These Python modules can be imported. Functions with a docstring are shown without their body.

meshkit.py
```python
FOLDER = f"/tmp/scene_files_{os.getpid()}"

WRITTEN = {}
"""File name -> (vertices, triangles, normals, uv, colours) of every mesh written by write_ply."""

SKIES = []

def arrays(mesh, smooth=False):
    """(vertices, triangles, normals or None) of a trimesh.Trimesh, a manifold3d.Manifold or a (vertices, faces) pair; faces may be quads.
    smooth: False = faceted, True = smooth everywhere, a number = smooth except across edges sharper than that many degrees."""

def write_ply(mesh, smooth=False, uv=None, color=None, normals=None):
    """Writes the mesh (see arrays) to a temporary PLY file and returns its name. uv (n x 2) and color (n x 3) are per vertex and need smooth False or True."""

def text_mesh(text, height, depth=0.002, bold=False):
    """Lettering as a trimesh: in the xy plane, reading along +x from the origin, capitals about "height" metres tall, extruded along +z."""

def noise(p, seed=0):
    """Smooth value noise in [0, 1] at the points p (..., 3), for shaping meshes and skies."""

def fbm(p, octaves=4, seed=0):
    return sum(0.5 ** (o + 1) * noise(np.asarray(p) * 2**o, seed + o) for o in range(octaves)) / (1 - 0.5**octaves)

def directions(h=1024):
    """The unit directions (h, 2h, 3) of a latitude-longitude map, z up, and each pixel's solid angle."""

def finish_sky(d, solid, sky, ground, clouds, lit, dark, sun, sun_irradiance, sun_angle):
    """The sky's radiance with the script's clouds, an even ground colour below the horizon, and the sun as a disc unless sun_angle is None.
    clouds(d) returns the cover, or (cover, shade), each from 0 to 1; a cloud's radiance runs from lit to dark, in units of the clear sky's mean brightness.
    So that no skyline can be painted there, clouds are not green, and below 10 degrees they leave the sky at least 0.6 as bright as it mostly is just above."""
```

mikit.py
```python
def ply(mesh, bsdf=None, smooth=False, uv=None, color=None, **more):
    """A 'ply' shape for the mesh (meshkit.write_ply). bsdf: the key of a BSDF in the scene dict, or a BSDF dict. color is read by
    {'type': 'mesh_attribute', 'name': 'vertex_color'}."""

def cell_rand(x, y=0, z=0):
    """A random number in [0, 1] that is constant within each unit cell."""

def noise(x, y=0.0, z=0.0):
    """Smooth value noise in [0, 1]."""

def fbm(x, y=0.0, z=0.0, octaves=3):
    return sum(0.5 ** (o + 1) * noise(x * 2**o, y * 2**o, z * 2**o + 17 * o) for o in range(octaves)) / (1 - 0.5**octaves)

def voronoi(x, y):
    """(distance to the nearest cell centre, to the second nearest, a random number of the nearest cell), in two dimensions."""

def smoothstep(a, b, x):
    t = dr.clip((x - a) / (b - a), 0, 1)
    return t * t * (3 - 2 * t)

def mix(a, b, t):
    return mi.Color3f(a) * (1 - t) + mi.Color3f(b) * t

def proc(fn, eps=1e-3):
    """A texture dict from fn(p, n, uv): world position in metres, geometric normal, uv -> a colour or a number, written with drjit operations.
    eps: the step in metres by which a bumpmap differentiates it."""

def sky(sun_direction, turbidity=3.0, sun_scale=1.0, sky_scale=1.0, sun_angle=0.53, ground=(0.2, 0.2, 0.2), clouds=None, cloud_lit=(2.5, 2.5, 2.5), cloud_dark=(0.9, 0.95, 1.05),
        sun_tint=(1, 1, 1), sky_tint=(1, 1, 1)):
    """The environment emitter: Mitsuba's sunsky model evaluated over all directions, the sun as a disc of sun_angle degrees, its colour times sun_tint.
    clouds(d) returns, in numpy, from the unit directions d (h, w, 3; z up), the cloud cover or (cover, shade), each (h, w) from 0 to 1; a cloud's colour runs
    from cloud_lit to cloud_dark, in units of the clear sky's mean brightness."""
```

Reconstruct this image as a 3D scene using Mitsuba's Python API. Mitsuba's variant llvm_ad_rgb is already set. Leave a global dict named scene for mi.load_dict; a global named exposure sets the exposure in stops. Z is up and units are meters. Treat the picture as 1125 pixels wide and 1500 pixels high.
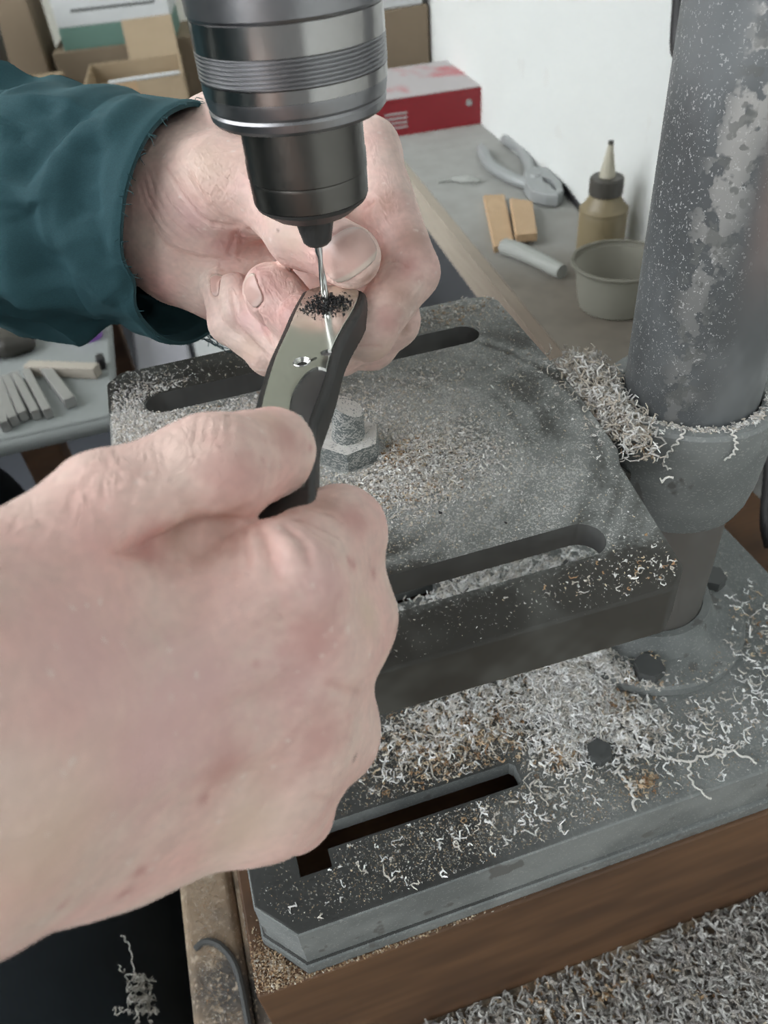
import math
import numpy as np, trimesh, manifold3d as m3, drjit as dr, mitsuba as mi
import shapely.geometry as sg
import meshkit, mikit
from mikit import proc, ply, fbm, noise, smoothstep, mix, voronoi, cell_rand

# ------------------------------------------------------------------ camera, sky, exposure
exposure = 3.6
scene, labels = {}, {}
ROT = np.array([[0.953636, -0.250068, 0.16933], [-0.29205, -0.620163, 0.728471], [-0.077315, -0.743382, -0.663566]])
EYE = np.array([-0.044218, -0.245073, 0.187234])
FOCAL = 1140.0                                    # in pixels of the 1125 x 1500 frame
T = mi.ScalarTransform4f
look = ROT @ [0, 0, 1]
scene['camera'] = {'type': 'thinlens', 'fov': math.degrees(2 * math.atan(562.5 / FOCAL)), 'fov_axis': 'x',
                   'aperture_radius': 0.0009, 'focus_distance': 0.285, 'near_clip': 0.01, 'far_clip': 100.0,
                   'to_world': T().look_at(origin=EYE.tolist(), target=(EYE + look).tolist(), up=(ROT @ [0, -1, 0]).tolist())}
scene['daylight'] = mikit.sky([-0.6, -0.35, 0.75], turbidity=6, sun_scale=0.0, sky_scale=1.0, ground=(0.42, 0.42, 0.41),
                              clouds=lambda d: (np.ones(d.shape[:2]), np.zeros(d.shape[:2])), cloud_lit=(3.22, 3.3, 3.36))


def at(x, y, z):
    """The point at height z that the photograph shows at pixel (x, y)."""
    r = ROT @ np.array([(x - 562.5) / FOCAL, (y - 750) / FOCAL, 1])
    return EYE + r * (z - EYE[2]) / r[2]


def deep(x, y, d):
    """The point at depth d (metres along the view) that the photograph shows at pixel (x, y)."""
    return EYE + ROT @ np.array([(x - 562.5) / FOCAL, (y - 750) / FOCAL, 1]) * d


# ------------------------------------------------------------------ bookkeeping
def put(key, mesh, mat, smooth=35, **more):
    base, n = key, 0
    while key in scene:
        n += 1
        key = f'{base}_{n:03d}'
    scene[key] = ply(mesh, mat, smooth, **more)
    return key


def tag(key, label, category=None, group=None, kind=None):
    labels[key] = {k: v for k, v in dict(label=label, category=category, group=group, kind=kind).items() if v}
    return key


def struct(key, mesh, mat, smooth=35):
    put(key, mesh, mat, smooth)
    labels[key] = {'kind': 'structure'}


# ------------------------------------------------------------------ mesh helpers
def tm(m):
    if hasattr(m, 'to_mesh'):
        q = m.to_mesh()
        return trimesh.Trimesh(q.vert_properties[:, :3], q.tri_verts, process=False)
    return m


def join(*ms):
    return trimesh.util.concatenate([tm(m) for m in ms])


def rbox(lo, hi, r=0.002, seg=8):
    """A box with rounded edges, as a manifold."""
    lo, hi = np.asarray(lo, float), np.asarray(hi, float)
    r = min(r, 0.49 * (hi - lo).min())
    s = m3.Manifold.sphere(r, seg)
    return m3.Manifold.batch_hull([s.translate([x, y, z]) for x in (lo[0] + r, hi[0] - r) for y in (lo[1] + r, hi[1] - r) for z in (lo[2] + r, hi[2] - r)])


def place(m, pos=(0, 0, 0), rz=0, rx=0, ry=0):
    return m.rotate([rx, ry, rz]).translate(list(map(float, pos)))


def prism(poly, z0, z1, bevel=0.0):
    """A polygon (shapely or points) raised from z0 to z1, its top edge bevelled; a manifold."""
    p = poly if hasattr(poly, 'geom_type') else sg.Polygon(poly)
    def cs(q):
        qs = [g for g in getattr(q, 'geoms', [q]) if g.geom_type == 'Polygon' and not g.is_empty]
        return m3.CrossSection([list(map(tuple, g.exterior.coords[:-1])) for g in qs] + [list(map(tuple, h.coords[:-1])) for g in qs for h in g.interiors], m3.FillRule.EvenOdd)
    if not bevel:
        return m3.Manifold.extrude(cs(p), z1 - z0).translate([0, 0, z0])
    q = sg.polygon.orient(p.simplify(1e-6), 1.0)
    c = np.array(q.exterior.coords[:-1])
    e = np.roll(c, -1, 0) - c
    n = np.stack([e[:, 1], -e[:, 0]], 1) / np.linalg.norm(e, axis=1, keepdims=True)
    m = n + np.roll(n, 1, 0)
    m /= np.maximum((m * m).sum(1, keepdims=True), 0.8) / 2
    rings, steps = [(c, z0)], 3
    for i in range(steps + 1):
        t = i / steps * math.pi / 2
        rings.append((c - m * bevel * (1 - math.cos(t)), z1 - bevel + bevel * math.sin(t)))
    k = len(c)
    v = np.vstack([np.column_stack([r, np.full(k, z)]) for r, z in rings])
    i, j = np.meshgrid(np.arange(len(rings) - 1), np.arange(k), indexing='ij')
    f = np.stack([i * k + j, i * k + (j + 1) % k, (i + 1) * k + (j + 1) % k, (i + 1) * k + j], -1).reshape(-1, 4)
    cap = np.asarray(m3.triangulate([c]))
    f = np.vstack([f[:, [0, 1, 2]], f[:, [0, 2, 3]], cap[:, ::-1], cap + k * (len(rings) - 1)])
    out = m3.Manifold(m3.Mesh(v.astype(np.float32), f.astype(np.uint32)))
    for h in q.interiors:
        out = out - m3.Manifold.extrude(m3.CrossSection([list(map(tuple, h.coords[:-1]))], m3.FillRule.EvenOdd), z1 - z0 + 0.02).translate([0, 0, z0 - 0.01])
    return out


def lathe(profile, pos=(0, 0, 0), n=64):
    """Revolves (r, z) points about the vertical through pos."""
    pr = np.array(profile, float)
    a = np.arange(n) * 2 * math.pi / n
    v = np.stack([pr[:, None, 0] * np.cos(a), pr[:, None, 0] * np.sin(a), np.broadcast_to(pr[:, None, 1], (len(pr), n))], -1)
    i, j = np.meshgrid(np.arange(len(pr) - 1), np.arange(n), indexing='ij')
    q = np.stack([i * n + j, i * n + (j + 1) % n, (i + 1) * n + (j + 1) % n, (i + 1) * n + j], -1).reshape(-1, 4)
    m = trimesh.Trimesh(v.reshape(-1, 3) + np.asarray(pos), np.vstack([q[:, [0, 1, 2]], q[:, [0, 2, 3]]]), process=False)
    m.update_faces(m.area_faces > 1e-13)
    if np.sum(m.vertices[m.faces].mean(1)[:, 0] * 0) == 0 and m.volume < 0:
        m.invert()
    return m


def tube(points, r, sides=10, caps=True):
    p = np.asarray(points, float)
    r = np.broadcast_to(r, (len(p),))
    t = np.gradient(p, axis=0)
    t /= np.linalg.norm(t, axis=1, keepdims=True)
    up = np.array([0, 0, 1.0]) if abs(t[:, 2]).mean() < 0.8 else np.array([0, 1.0, 0])
    a = np.cross(t, up)
    a /= np.linalg.norm(a, axis=1, keepdims=True)
    b = np.cross(a, t)
    g = np.arange(sides) * 2 * np.pi / sides
    v = p[:, None] + r[:, None, None] * (np.cos(g)[None, :, None] * a[:, None] + np.sin(g)[None, :, None] * b[:, None])
    i, j = np.meshgrid(np.arange(len(p) - 1), np.arange(sides), indexing='ij')
    q = np.stack([i * sides + j, i * sides + (j + 1) % sides, (i + 1) * sides + (j + 1) % sides, (i + 1) * sides + j], -1).reshape(-1, 4)
    f = [q[:, [0, 1, 2]], q[:, [0, 2, 3]]]
    v = v.reshape(-1, 3)
    if caps:
        n = len(v)
        v = np.vstack([v, p[:1], p[-1:]])
        k = np.arange(sides)
        f += [np.stack([(k + 1) % sides, k, k * 0 + n], 1), np.stack([k + n - sides, (k + 1) % sides + n - sides, k * 0 + n + 1], 1)]
    m = trimesh.Trimesh(v, np.vstack(f), process=False)
    if m.volume < 0:
        m.invert()
    return m


def bez(pts, n=16):
    """A smooth curve through the points (Catmull-Rom)."""
    p = np.asarray(pts, float)
    p = np.vstack([2 * p[0] - p[1], p, 2 * p[-1] - p[-2]])
    out = []
    for k in range(1, len(p) - 2):
        t = np.linspace(0, 1, n, endpoint=k == len(p) - 3)[:, None]
        a, b, c, d = p[k - 1], p[k], p[k + 1], p[k + 2]
        out.append(0.5 * (2 * b + (c - a) * t + (2 * a - 5 * b + 4 * c - d) * t**2 + (3 * b - a - 3 * c + d) * t**3))
    return np.vstack(out)


def hexagon(r, h, pos, rz=0, bevel=0.0008):
    """A hexagonal bolt head or nut body with a chamfered top (r across the corners)."""
    p = [(r * math.cos(math.radians(60 * k + rz)), r * math.sin(math.radians(60 * k + rz))) for k in range(6)]
    c = m3.Manifold.cylinder(h, r * 1.0, r * 1.0, 48) ^ prism(p, 0, h)
    cone = m3.Manifold.cylinder(h * 2.2, r * 1.5, r * 0.55, 48)
    return (c ^ cone).translate(list(map(float, pos)))


# ------------------------------------------------------------------ materials
def twosided(d):
    return {'type': 'twosided', 'bsdf': d}


def principled(color, rough=0.5, metal=0.0, spec=0.5, bump=None, height=0.0002, **kw):
    c = proc(color) if callable(color) else color if isinstance(color, dict) else {'type': 'rgb', 'value': list(color)}
    d = {'type': 'principled', 'base_color': c, 'roughness': proc(rough) if callable(rough) else rough, 'metallic': metal, 'specular': spec, **kw}
    if bump is not None:
        d = {'type': 'bumpmap', 'arbitrary': proc(bump, eps=2e-4), 'scale': height, 'bsdf': d}
    return twosided(d)


def grain(p, s):
    return noise(p.x * s, p.y * s, p.z * s)


def paint_cast(p, n, uv):          # grey enamel on castings, worn and dusty
    a = fbm(p.x * 30, p.y * 30, p.z * 30)
    g = grain(p, 1300)
    chips = smoothstep(0.66, 0.72, fbm(p.x * 90 + 5, p.y * 90, p.z * 60, octaves=4))
    c = mix((0.135, 0.148, 0.147), (0.205, 0.22, 0.217), smoothstep(0.35, 0.65, a))
    c = mix(c, (0.36, 0.36, 0.345), smoothstep(0.62, 0.85, g) * 0.35)
    c = mix(c, (0.10, 0.10, 0.095), chips * 0.8)
    oil_shade = smoothstep(0.75, 0.95, n.z) * smoothstep(-0.150, -0.158, p.z) * smoothstep(0.14, 0.00, p.x + 0.10 * (a - 0.5))  # base top: black oil plus painted-in shade, strongest at the left
    return mix(c, mix((0.016, 0.017, 0.016), (0.050, 0.052, 0.050), a), oil_shade * 0.95)


def table_color(p, n, uv):         # machined iron under drilling dust
    r = dr.sqrt(p.x * p.x + p.y * p.y)
    a = fbm(p.x * 26 + 3, p.y * 26, 0.0, octaves=4)
    b = fbm(p.x * 130, p.y * 130, 4.0)
    g = grain(p, 2300)
    g2 = grain(p, 1100)
    ring = noise(r * 300 + 2.5 * a, dr.atan2(p.y, p.x) * 1.3 + 9, 2.0)
    inner = smoothstep(0.078, 0.066, p.y) * smoothstep(-0.094, -0.080, p.y)
    mid = smoothstep(0.125, 0.02, r)
    right = smoothstep(0.03, 0.08, p.x)
    corner = smoothstep(-0.03, -0.075, p.x) * smoothstep(0.080, 0.055, p.y)
    d = dr.clip(0.20 + 0.60 * mid + 0.15 * right + (a - 0.5) * 1.1 + (ring - 0.5) * 0.5 * smoothstep(0.028, 0.045, r) + (b - 0.5) * 0.45, 0, 1) * inner
    d = dr.maximum(d, corner * 0.9)
    d = dr.maximum(d, right * smoothstep(0.05, 0.085, p.y) * 0.6)
    top = smoothstep(0.5, 0.9, n.z)
    stain = smoothstep(0.40, 0.75, fbm(p.x * 55, p.y * 40 + 7, p.z * 55))
    base = mix((0.042, 0.041, 0.036), (0.082, 0.084, 0.077), stain)
    film = mix((0.095, 0.104, 0.099), (0.245, 0.256, 0.248), d)
    c = mix(base, film, smoothstep(0.04, 0.5, d + 0.22 * (g2 - 0.5)) * top)
    grains = smoothstep(0.80 - 0.38 * d, 0.98 - 0.34 * d, 0.7 * g + 0.3 * g2) * top
    c = mix(c, (0.66, 0.655, 0.63), grains * 0.42)
    side = smoothstep(0.5, 0.2, dr.abs(n.z)) * smoothstep(0.102, 0.099, dr.abs(p.y)) * smoothstep(0.090, 0.086, p.x)
    return mix(c, mix((0.16, 0.17, 0.175), (0.27, 0.285, 0.29), b), side * 0.3)


def table_bump(p, n, uv):
    lines = noise((p.x * 0.9 + p.y * 0.45) * 1400, p.x * 20, 0.0)
    return 0.35 * lines + 0.65 * grain(p, 1200)


def column_color(p, n, uv):        # ground steel tube with worn, dusty patches on its front
    x, y = p.x - 0.154, p.y + 0.004
    ang = dr.atan2(0.771 * x - 0.637 * y, -0.637 * x - 0.771 * y)
    u = ang * 0.028
    big = fbm(u * 40 + 4, p.z * 22, 1.0, octaves=4)
    patch = fbm(u * 190 + 2, p.z * 170, 3.0, octaves=4)
    up = smoothstep(0.02, 0.16, p.z)
    band = smoothstep(0.42, 0.05, dr.abs(ang + 0.10 - 0.15 * up - 0.5 * (big - 0.5)))
    white = smoothstep(0.50, 0.60, patch + 0.16 * band - 0.06) * band * (0.25 + 0.75 * up)
    spots = smoothstep(0.60, 0.67, fbm(u * 260 + 9, p.z * 230, 7.0))
    g = noise(u * 2300, p.z * 1900, 3.0)
    g2 = noise(u * 1000, p.z * 700, 8.0)
    c = mix((0.078, 0.085, 0.089), (0.15, 0.162, 0.168), smoothstep(0.3, 0.7, big))
    c = mix(c, (0.44, 0.45, 0.45), smoothstep(0.68, 0.86, 0.65 * g + 0.35 * g2) * 0.75 * smoothstep(0.5, 0.0, ang) * smoothstep(0.30, 0.16, p.z) * smoothstep(-0.02, 0.03, p.z))
    c = mix(c, (0.42, 0.41, 0.39), white * 0.9)
    c = mix(c, (0.115, 0.12, 0.115), spots * 0.75 * band)
    rust = smoothstep(0.12, 0.5, ang + 0.3 * (big - 0.5)) * smoothstep(0.03, 0.10, p.z)
    c = mix(c, (0.26, 0.165, 0.14), rust * 0.6)
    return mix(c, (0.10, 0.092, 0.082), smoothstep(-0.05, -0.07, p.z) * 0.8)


def wood_brown(p, n, uv):
    w = fbm(p.x * 14, p.y * 40, p.z * 45)
    f = noise(p.x * 60, p.y * 700, p.z * 900)
    return mix(mix((0.068, 0.033, 0.015), (0.135, 0.068, 0.031), smoothstep(0.25, 0.75, w)), (0.065, 0.042, 0.03), f * 0.35)


def wood_pale(p, n, uv):
    w = noise(p.x * 500 + 60 * noise(p.x * 20, p.y * 20, 0.0), p.y * 40, p.z * 400)
    return mix((0.42, 0.295, 0.175), (0.32, 0.21, 0.115), w * 0.8)


def bench_color(p, n, uv):         # dusty grey worktop, the drill press's shade painted in brown at the near end
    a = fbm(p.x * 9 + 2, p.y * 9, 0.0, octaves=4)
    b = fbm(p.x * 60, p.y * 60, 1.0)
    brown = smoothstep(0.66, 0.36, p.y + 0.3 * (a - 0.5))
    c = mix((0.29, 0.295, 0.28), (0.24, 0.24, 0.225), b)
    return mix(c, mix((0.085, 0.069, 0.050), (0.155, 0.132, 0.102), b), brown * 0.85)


def wall_color(p, n, uv):
    a = fbm(p.y * 3, p.z * 3, 2.0)
    s = smoothstep(0.75, 0.82, fbm(p.y * 35, p.z * 22, 5.0, octaves=4))
    return mix(mix((0.55, 0.57, 0.555), (0.495, 0.51, 0.49), a), (0.44, 0.43, 0.40), s * 0.25)


def dust_brown(p, n, uv):
    g, h = grain(p, 900), grain(p, 380)
    a = fbm(p.x * 40, p.y * 40, p.z * 40)
    c = mix((0.09, 0.085, 0.08), (0.33, 0.25, 0.175), smoothstep(0.25, 0.6, a))
    return mix(c, (0.50, 0.42, 0.33), smoothstep(0.55, 0.8, 0.5 * g + 0.5 * h))


def fabric_color(p, n, uv):
    a = fbm(p.x * 14, p.y * 14, p.z * 14)
    weave = noise(p.x * 2600, p.y * 2600, p.z * 2600)
    return mix((0.020, 0.056, 0.068), (0.036, 0.095, 0.108), 0.6 * a + 0.4 * weave)


def card_color(p, n, uv):
    return mix((0.38, 0.30, 0.20), (0.31, 0.235, 0.15), fbm(p.x * 12, p.y * 12, p.z * 25))


def skin_bump(p, n, uv):
    q = p + 0.0012 * mi.Vector3f(noise(p.x * 220, p.y * 220, p.z * 220), noise(p.x * 220 + 9, p.y * 220, p.z * 220), 0.0)
    a = noise(q.x * 1500, q.y * 700, q.z * 1100)
    b = noise(q.x * 500 + q.z * 420, q.y * 260, q.z * 300)
    return 0.55 * a + 0.45 * dr.abs(2 * b - 1)


MAT = {
    'iron_paint': principled(paint_cast, 0.55, bump=lambda p, n, uv: grain(p, 900), height=0.00012),
    'iron_table': principled(table_color, 0.5, spec=0.35, bump=table_bump, height=0.00012),
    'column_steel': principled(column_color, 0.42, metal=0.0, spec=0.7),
    'steel_zinc': principled((0.30, 0.33, 0.33), 0.45, metal=0.6),
    'steel_dusty': principled(lambda p, n, uv: mix((0.16, 0.18, 0.18), (0.60, 0.59, 0.56), smoothstep(0.60, 0.30, 0.7 * grain(p, 1700) + 0.3 * grain(p, 500) - 0.25 * smoothstep(-0.1, 0.7, n.z)) * smoothstep(-0.6, 0.6, n.z)), 0.5, metal=0.2),
    'bolt_dark': principled((0.075, 0.08, 0.08), 0.5, spec=0.5),
    'chuck_bright': principled((0.42, 0.41, 0.40), 0.20, metal=1.0),
    'chuck_satin': principled((0.30, 0.30, 0.31), 0.34, metal=1.0),
    'chuck_dark': principled((0.14, 0.135, 0.125), 0.33, metal=1.0),
    'chuck_black': principled((0.040, 0.040, 0.039), 0.42, spec=0.5),
    'bit_steel': principled((0.66, 0.66, 0.65), 0.16, metal=1.0),
    'liner_steel': principled((0.62, 0.63, 0.58), 0.13, metal=1.0),
    'liner_dark': principled((0.19, 0.19, 0.195), 0.28, metal=0.9),
    'scale_black': principled((0.022, 0.022, 0.021), 0.42, spec=0.5),
    'hole_black': principled((0.004, 0.004, 0.004), 0.8),
    'wood_brown': principled(wood_brown, 0.6),
    'wood_pale': principled(wood_pale, 0.6),
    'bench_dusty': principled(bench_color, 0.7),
    'dust_brown': principled(dust_brown, 0.85, bump=lambda p, n, uv: grain(p, 700), height=0.0006),
    'wall_white': principled(wall_color, 0.8),
    'wall_beige': principled((0.50, 0.50, 0.44), 0.8),
    'floor_grey': principled((0.10, 0.11, 0.13), 0.7),
    'ceiling_white': principled((0.30, 0.30, 0.30), 0.9),
    'fabric': principled(fabric_color, 0.85, sheen=0.6, spec=0.2),
    'trouser': principled((0.010, 0.014, 0.017), 0.9, sheen=0.25, spec=0.2),
    'lining': principled((0.006, 0.008, 0.009), 0.9),
    'card': principled(card_color, 0.8),
    'card_dark': principled((0.20, 0.155, 0.105), 0.8),
    'box_white': principled((0.50, 0.52, 0.52), 0.6),
    'box_green': principled((0.10, 0.19, 0.155), 0.6),
    'red_paint': principled((0.21, 0.013, 0.019), 0.45),
    'red_dusty': principled(lambda p, n, uv: mix((0.36, 0.34, 0.34), (0.38, 0.15, 0.16), smoothstep(0.5, 0.72, fbm(p.x * 22, p.y * 14, 3.0))), 0.7),
    'plier_steel': principled((0.29, 0.305, 0.305), 0.45, metal=0.3),
    'bottle_plastic': principled((0.17, 0.138, 0.080), 0.4, spec=0.5),
    'bottle_cap': principled((0.045, 0.042, 0.035), 0.45),
    'nozzle_plastic': principled((0.34, 0.32, 0.25), 0.45),
    'bowl_plastic': {'type': 'principledthin', 'base_color': {'type': 'rgb', 'value': [0.27, 0.265, 0.225]}, 'roughness': 0.5, 'diff_trans': 0.8, 'spec_trans': 0.0},
    'black_rubber': principled((0.012, 0.012, 0.013), 0.5),
    'purple_plastic': principled((0.24, 0.10, 0.42), 0.5),
    'blade_steel': principled((0.40, 0.40, 0.39), 0.35, metal=0.6),
    'rod_grey': principled((0.27, 0.28, 0.26), 0.6),
    'skin': principled({'type': 'mesh_attribute', 'name': 'vertex_color'}, 0.46, spec=0.45, bump=skin_bump, height=0.00045),
    'nail': principled({'type': 'mesh_attribute', 'name': 'vertex_color'}, 0.32, spec=0.5),
    'floor_lilac': principled((0.36, 0.36, 0.40), 0.6),
    'wood_dusty': principled(lambda p, n, uv: mix((0.13, 0.10, 0.075), (0.33, 0.29, 0.235), smoothstep(0.25, 0.65, p.y) * 0.8 + 0.2 * noise(p.x * 300, p.y * 30, p.z * 300)), 0.7),
    'bench_pale': principled((0.25, 0.27, 0.265), 0.6),
    'panel_dark': principled((0.045, 0.048, 0.052), 0.6),
    'stick_beige': principled((0.40, 0.365, 0.31), 0.7),
    'shavings': principled({'type': 'mesh_attribute', 'name': 'vertex_color'}, 0.7),
}
for k, v in MAT.items():
    scene['mat_' + k] = v
_put = put
def put(key, mesh, mat, smooth=35, **more):
    return _put(key, mesh, 'mat_' + mat if isinstance(mat, str) else mat, smooth, **more)

# ------------------------------------------------------------------ the workshop
def slab(lo, hi):
    return trimesh.creation.box(bounds=[lo, hi])


def wall_x(y):                                    # the wall beside the bench runs slightly askew
    return 0.350 + 0.077 * y


struct('floor', slab([-2.0, -2.2, -1.12], [1.0, 2.9, -1.05]), 'floor_grey')
struct('ceiling', slab([-2.0, -2.2, 2.80], [1.0, 2.9, 2.88]), 'ceiling_white')
struct('wall_right', m3.Manifold.hull_points([[wall_x(y) + dx, y, z] for y in (-2.2, 2.9) for dx in (0, 0.1) for z in (-1.05, 2.8)]), 'wall_white')
struct('wall_back', slab([-1.9, 2.5, -1.05], [wall_x(2.5) - 0.001, 2.6, 2.8]), 'wall_beige')
WY0, WY1, WZ0, WZ1 = -2.05, 1.65, 0.0, 2.65      # the tall window opening in the left wall
wl = slab([-2.0, -2.1, -1.05], [-1.9, 2.5, 2.8])
wl = m3.Manifold.cube([0.1, 4.6, 3.85]).translate([-2.0, -2.1, -1.05]) - m3.Manifold.cube([0.4, WY1 - WY0, WZ1 - WZ0]).translate([-2.15, WY0, WZ0])
struct('wall_left', wl, 'wall_white')
wf = m3.Manifold.cube([2.2, 0.1, 3.85]).translate([-2.0, -2.2, -1.05])
struct('wall_front', wf, 'ceiling_white')

# the workbench the drill press stands on, and the bench along the wall
BZ, SZ = -0.32, -0.15
wb = 'workbench'
put(wb + '__top', rbox([-0.112, -0.75, BZ - 0.045], [0.318, 0.13, BZ], 0.002), 'dust_brown')
bar = prism([(-0.1465, -0.75), (-0.1125, -0.75), (-0.1125, 0.13), (-0.1465, 0.13)], BZ - 0.06, BZ + 0.004, 0.006)
put(wb + '__edge_rail', bar, 'dust_brown')
ridge = bez([(-0.140, -0.031, BZ + 0.0035), (-0.133, -0.0295, BZ + 0.005), (-0.124, -0.036, BZ + 0.005), (-0.117, -0.052, BZ + 0.0045), (-0.115, -0.085, BZ + 0.004)], 8)
put(wb + '__rail_moulding', tube(ridge, 0.0022, 8), 'bolt_dark')
for x, y in ((-0.09, -0.70), (0.27, -0.70), (-0.09, 0.08), (0.27, 0.08)):
    put(wb + '__leg', rbox([x - 0.03, y - 0.03, -1.05], [x + 0.03, y + 0.03, BZ - 0.045], 0.003), 'wood_brown')
tag(wb, 'low brown workbench with a dusty rail along its edge, under the drill press', 'workbench')

sb = 'side_bench'
def edge_x(y):
    return 0.208 + 0.065 * y
top = m3.Manifold.hull_points([[x, y, z] for y in (0.135, 0.98) for x in (edge_x(y) + 0.012, wall_x(y) - 0.0015) for z in (SZ - 0.03, SZ)])
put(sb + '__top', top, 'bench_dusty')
trim = m3.Manifold.hull_points([[edge_x(y) + dx, y, z] for y in (0.135, 0.98) for dx in (0, 0.0118) for z in (SZ - 0.036, SZ - 0.001)])
put(sb + '__edge_trim', trim, 'wood_dusty')
pan = m3.Manifold.hull_points([[edge_x(y) + 0.03 + dx, y, z] for y in (0.24, 0.88) for dx in (0, 0.01) for z in (-1.045, SZ - 0.031)])
put(sb + '__added_dark_panel', pan, 'panel_dark')  # dark sheet added to stand in for the shade under the bench
for y in (0.2, 0.92):
    for x in (edge_x(y) + 0.035, wall_x(y) - 0.035):
        put(sb + '__leg', rbox([x - 0.02, y - 0.02, -1.05], [x + 0.02, y + 0.02, SZ - 0.03], 0.003), 'wood_brown')
tag(sb, 'dusty grey side bench along the white wall with a brown edge trim', 'workbench')

# ------------------------------------------------------------------ the drill press
dp = 'drill_press'
CX, CY, CR = 0.1540, -0.0040, 0.0282             # the column
tag(dp, 'grey bench drill press with steel column, slotted table and chuck', 'drill press')
# base
ZB, ZF = -0.198, -0.160
outer = sg.Polygon([(-0.068, -0.1065), (0.236, -0.1065), (0.240, -0.100), (0.240, 0.092), (0.230, 0.098), (-0.07, 0.098), (-0.084, 0.084), (-0.084, -0.089)])
slot_a = sg.Polygon([(-0.062, -0.083), (-0.047, -0.083), (-0.047, -0.0745), (0.0475, -0.0745), (0.0495, -0.0725), (0.0495, -0.0645), (0.0475, -0.0625), (-0.062, -0.0625)])
slot_b = sg.Polygon([(-0.062, 0.055), (0.0535, 0.055), (0.0535, 0.066), (-0.062, 0.066)])
hole = sg.Point(0.078, -0.033).buffer(0.0035)
lip = prism(outer.buffer(0.0022, join_style='mitre'), ZB, ZB + 0.008, 0.002)
body = prism(outer, ZB + 0.004, ZF, 0.0015)
base = (body + lip) - prism(outer.buffer(-0.008), ZB - 0.01, ZF - 0.010)
for s in (slot_a, slot_b, hole):
    base = base - prism(s, ZF - 0.03, ZF + 0.01)
put(dp + '__base', base, 'iron_paint', 30)
labels[dp + '__base'] = {'label': 'slotted cast base on the wooden block'}
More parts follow.
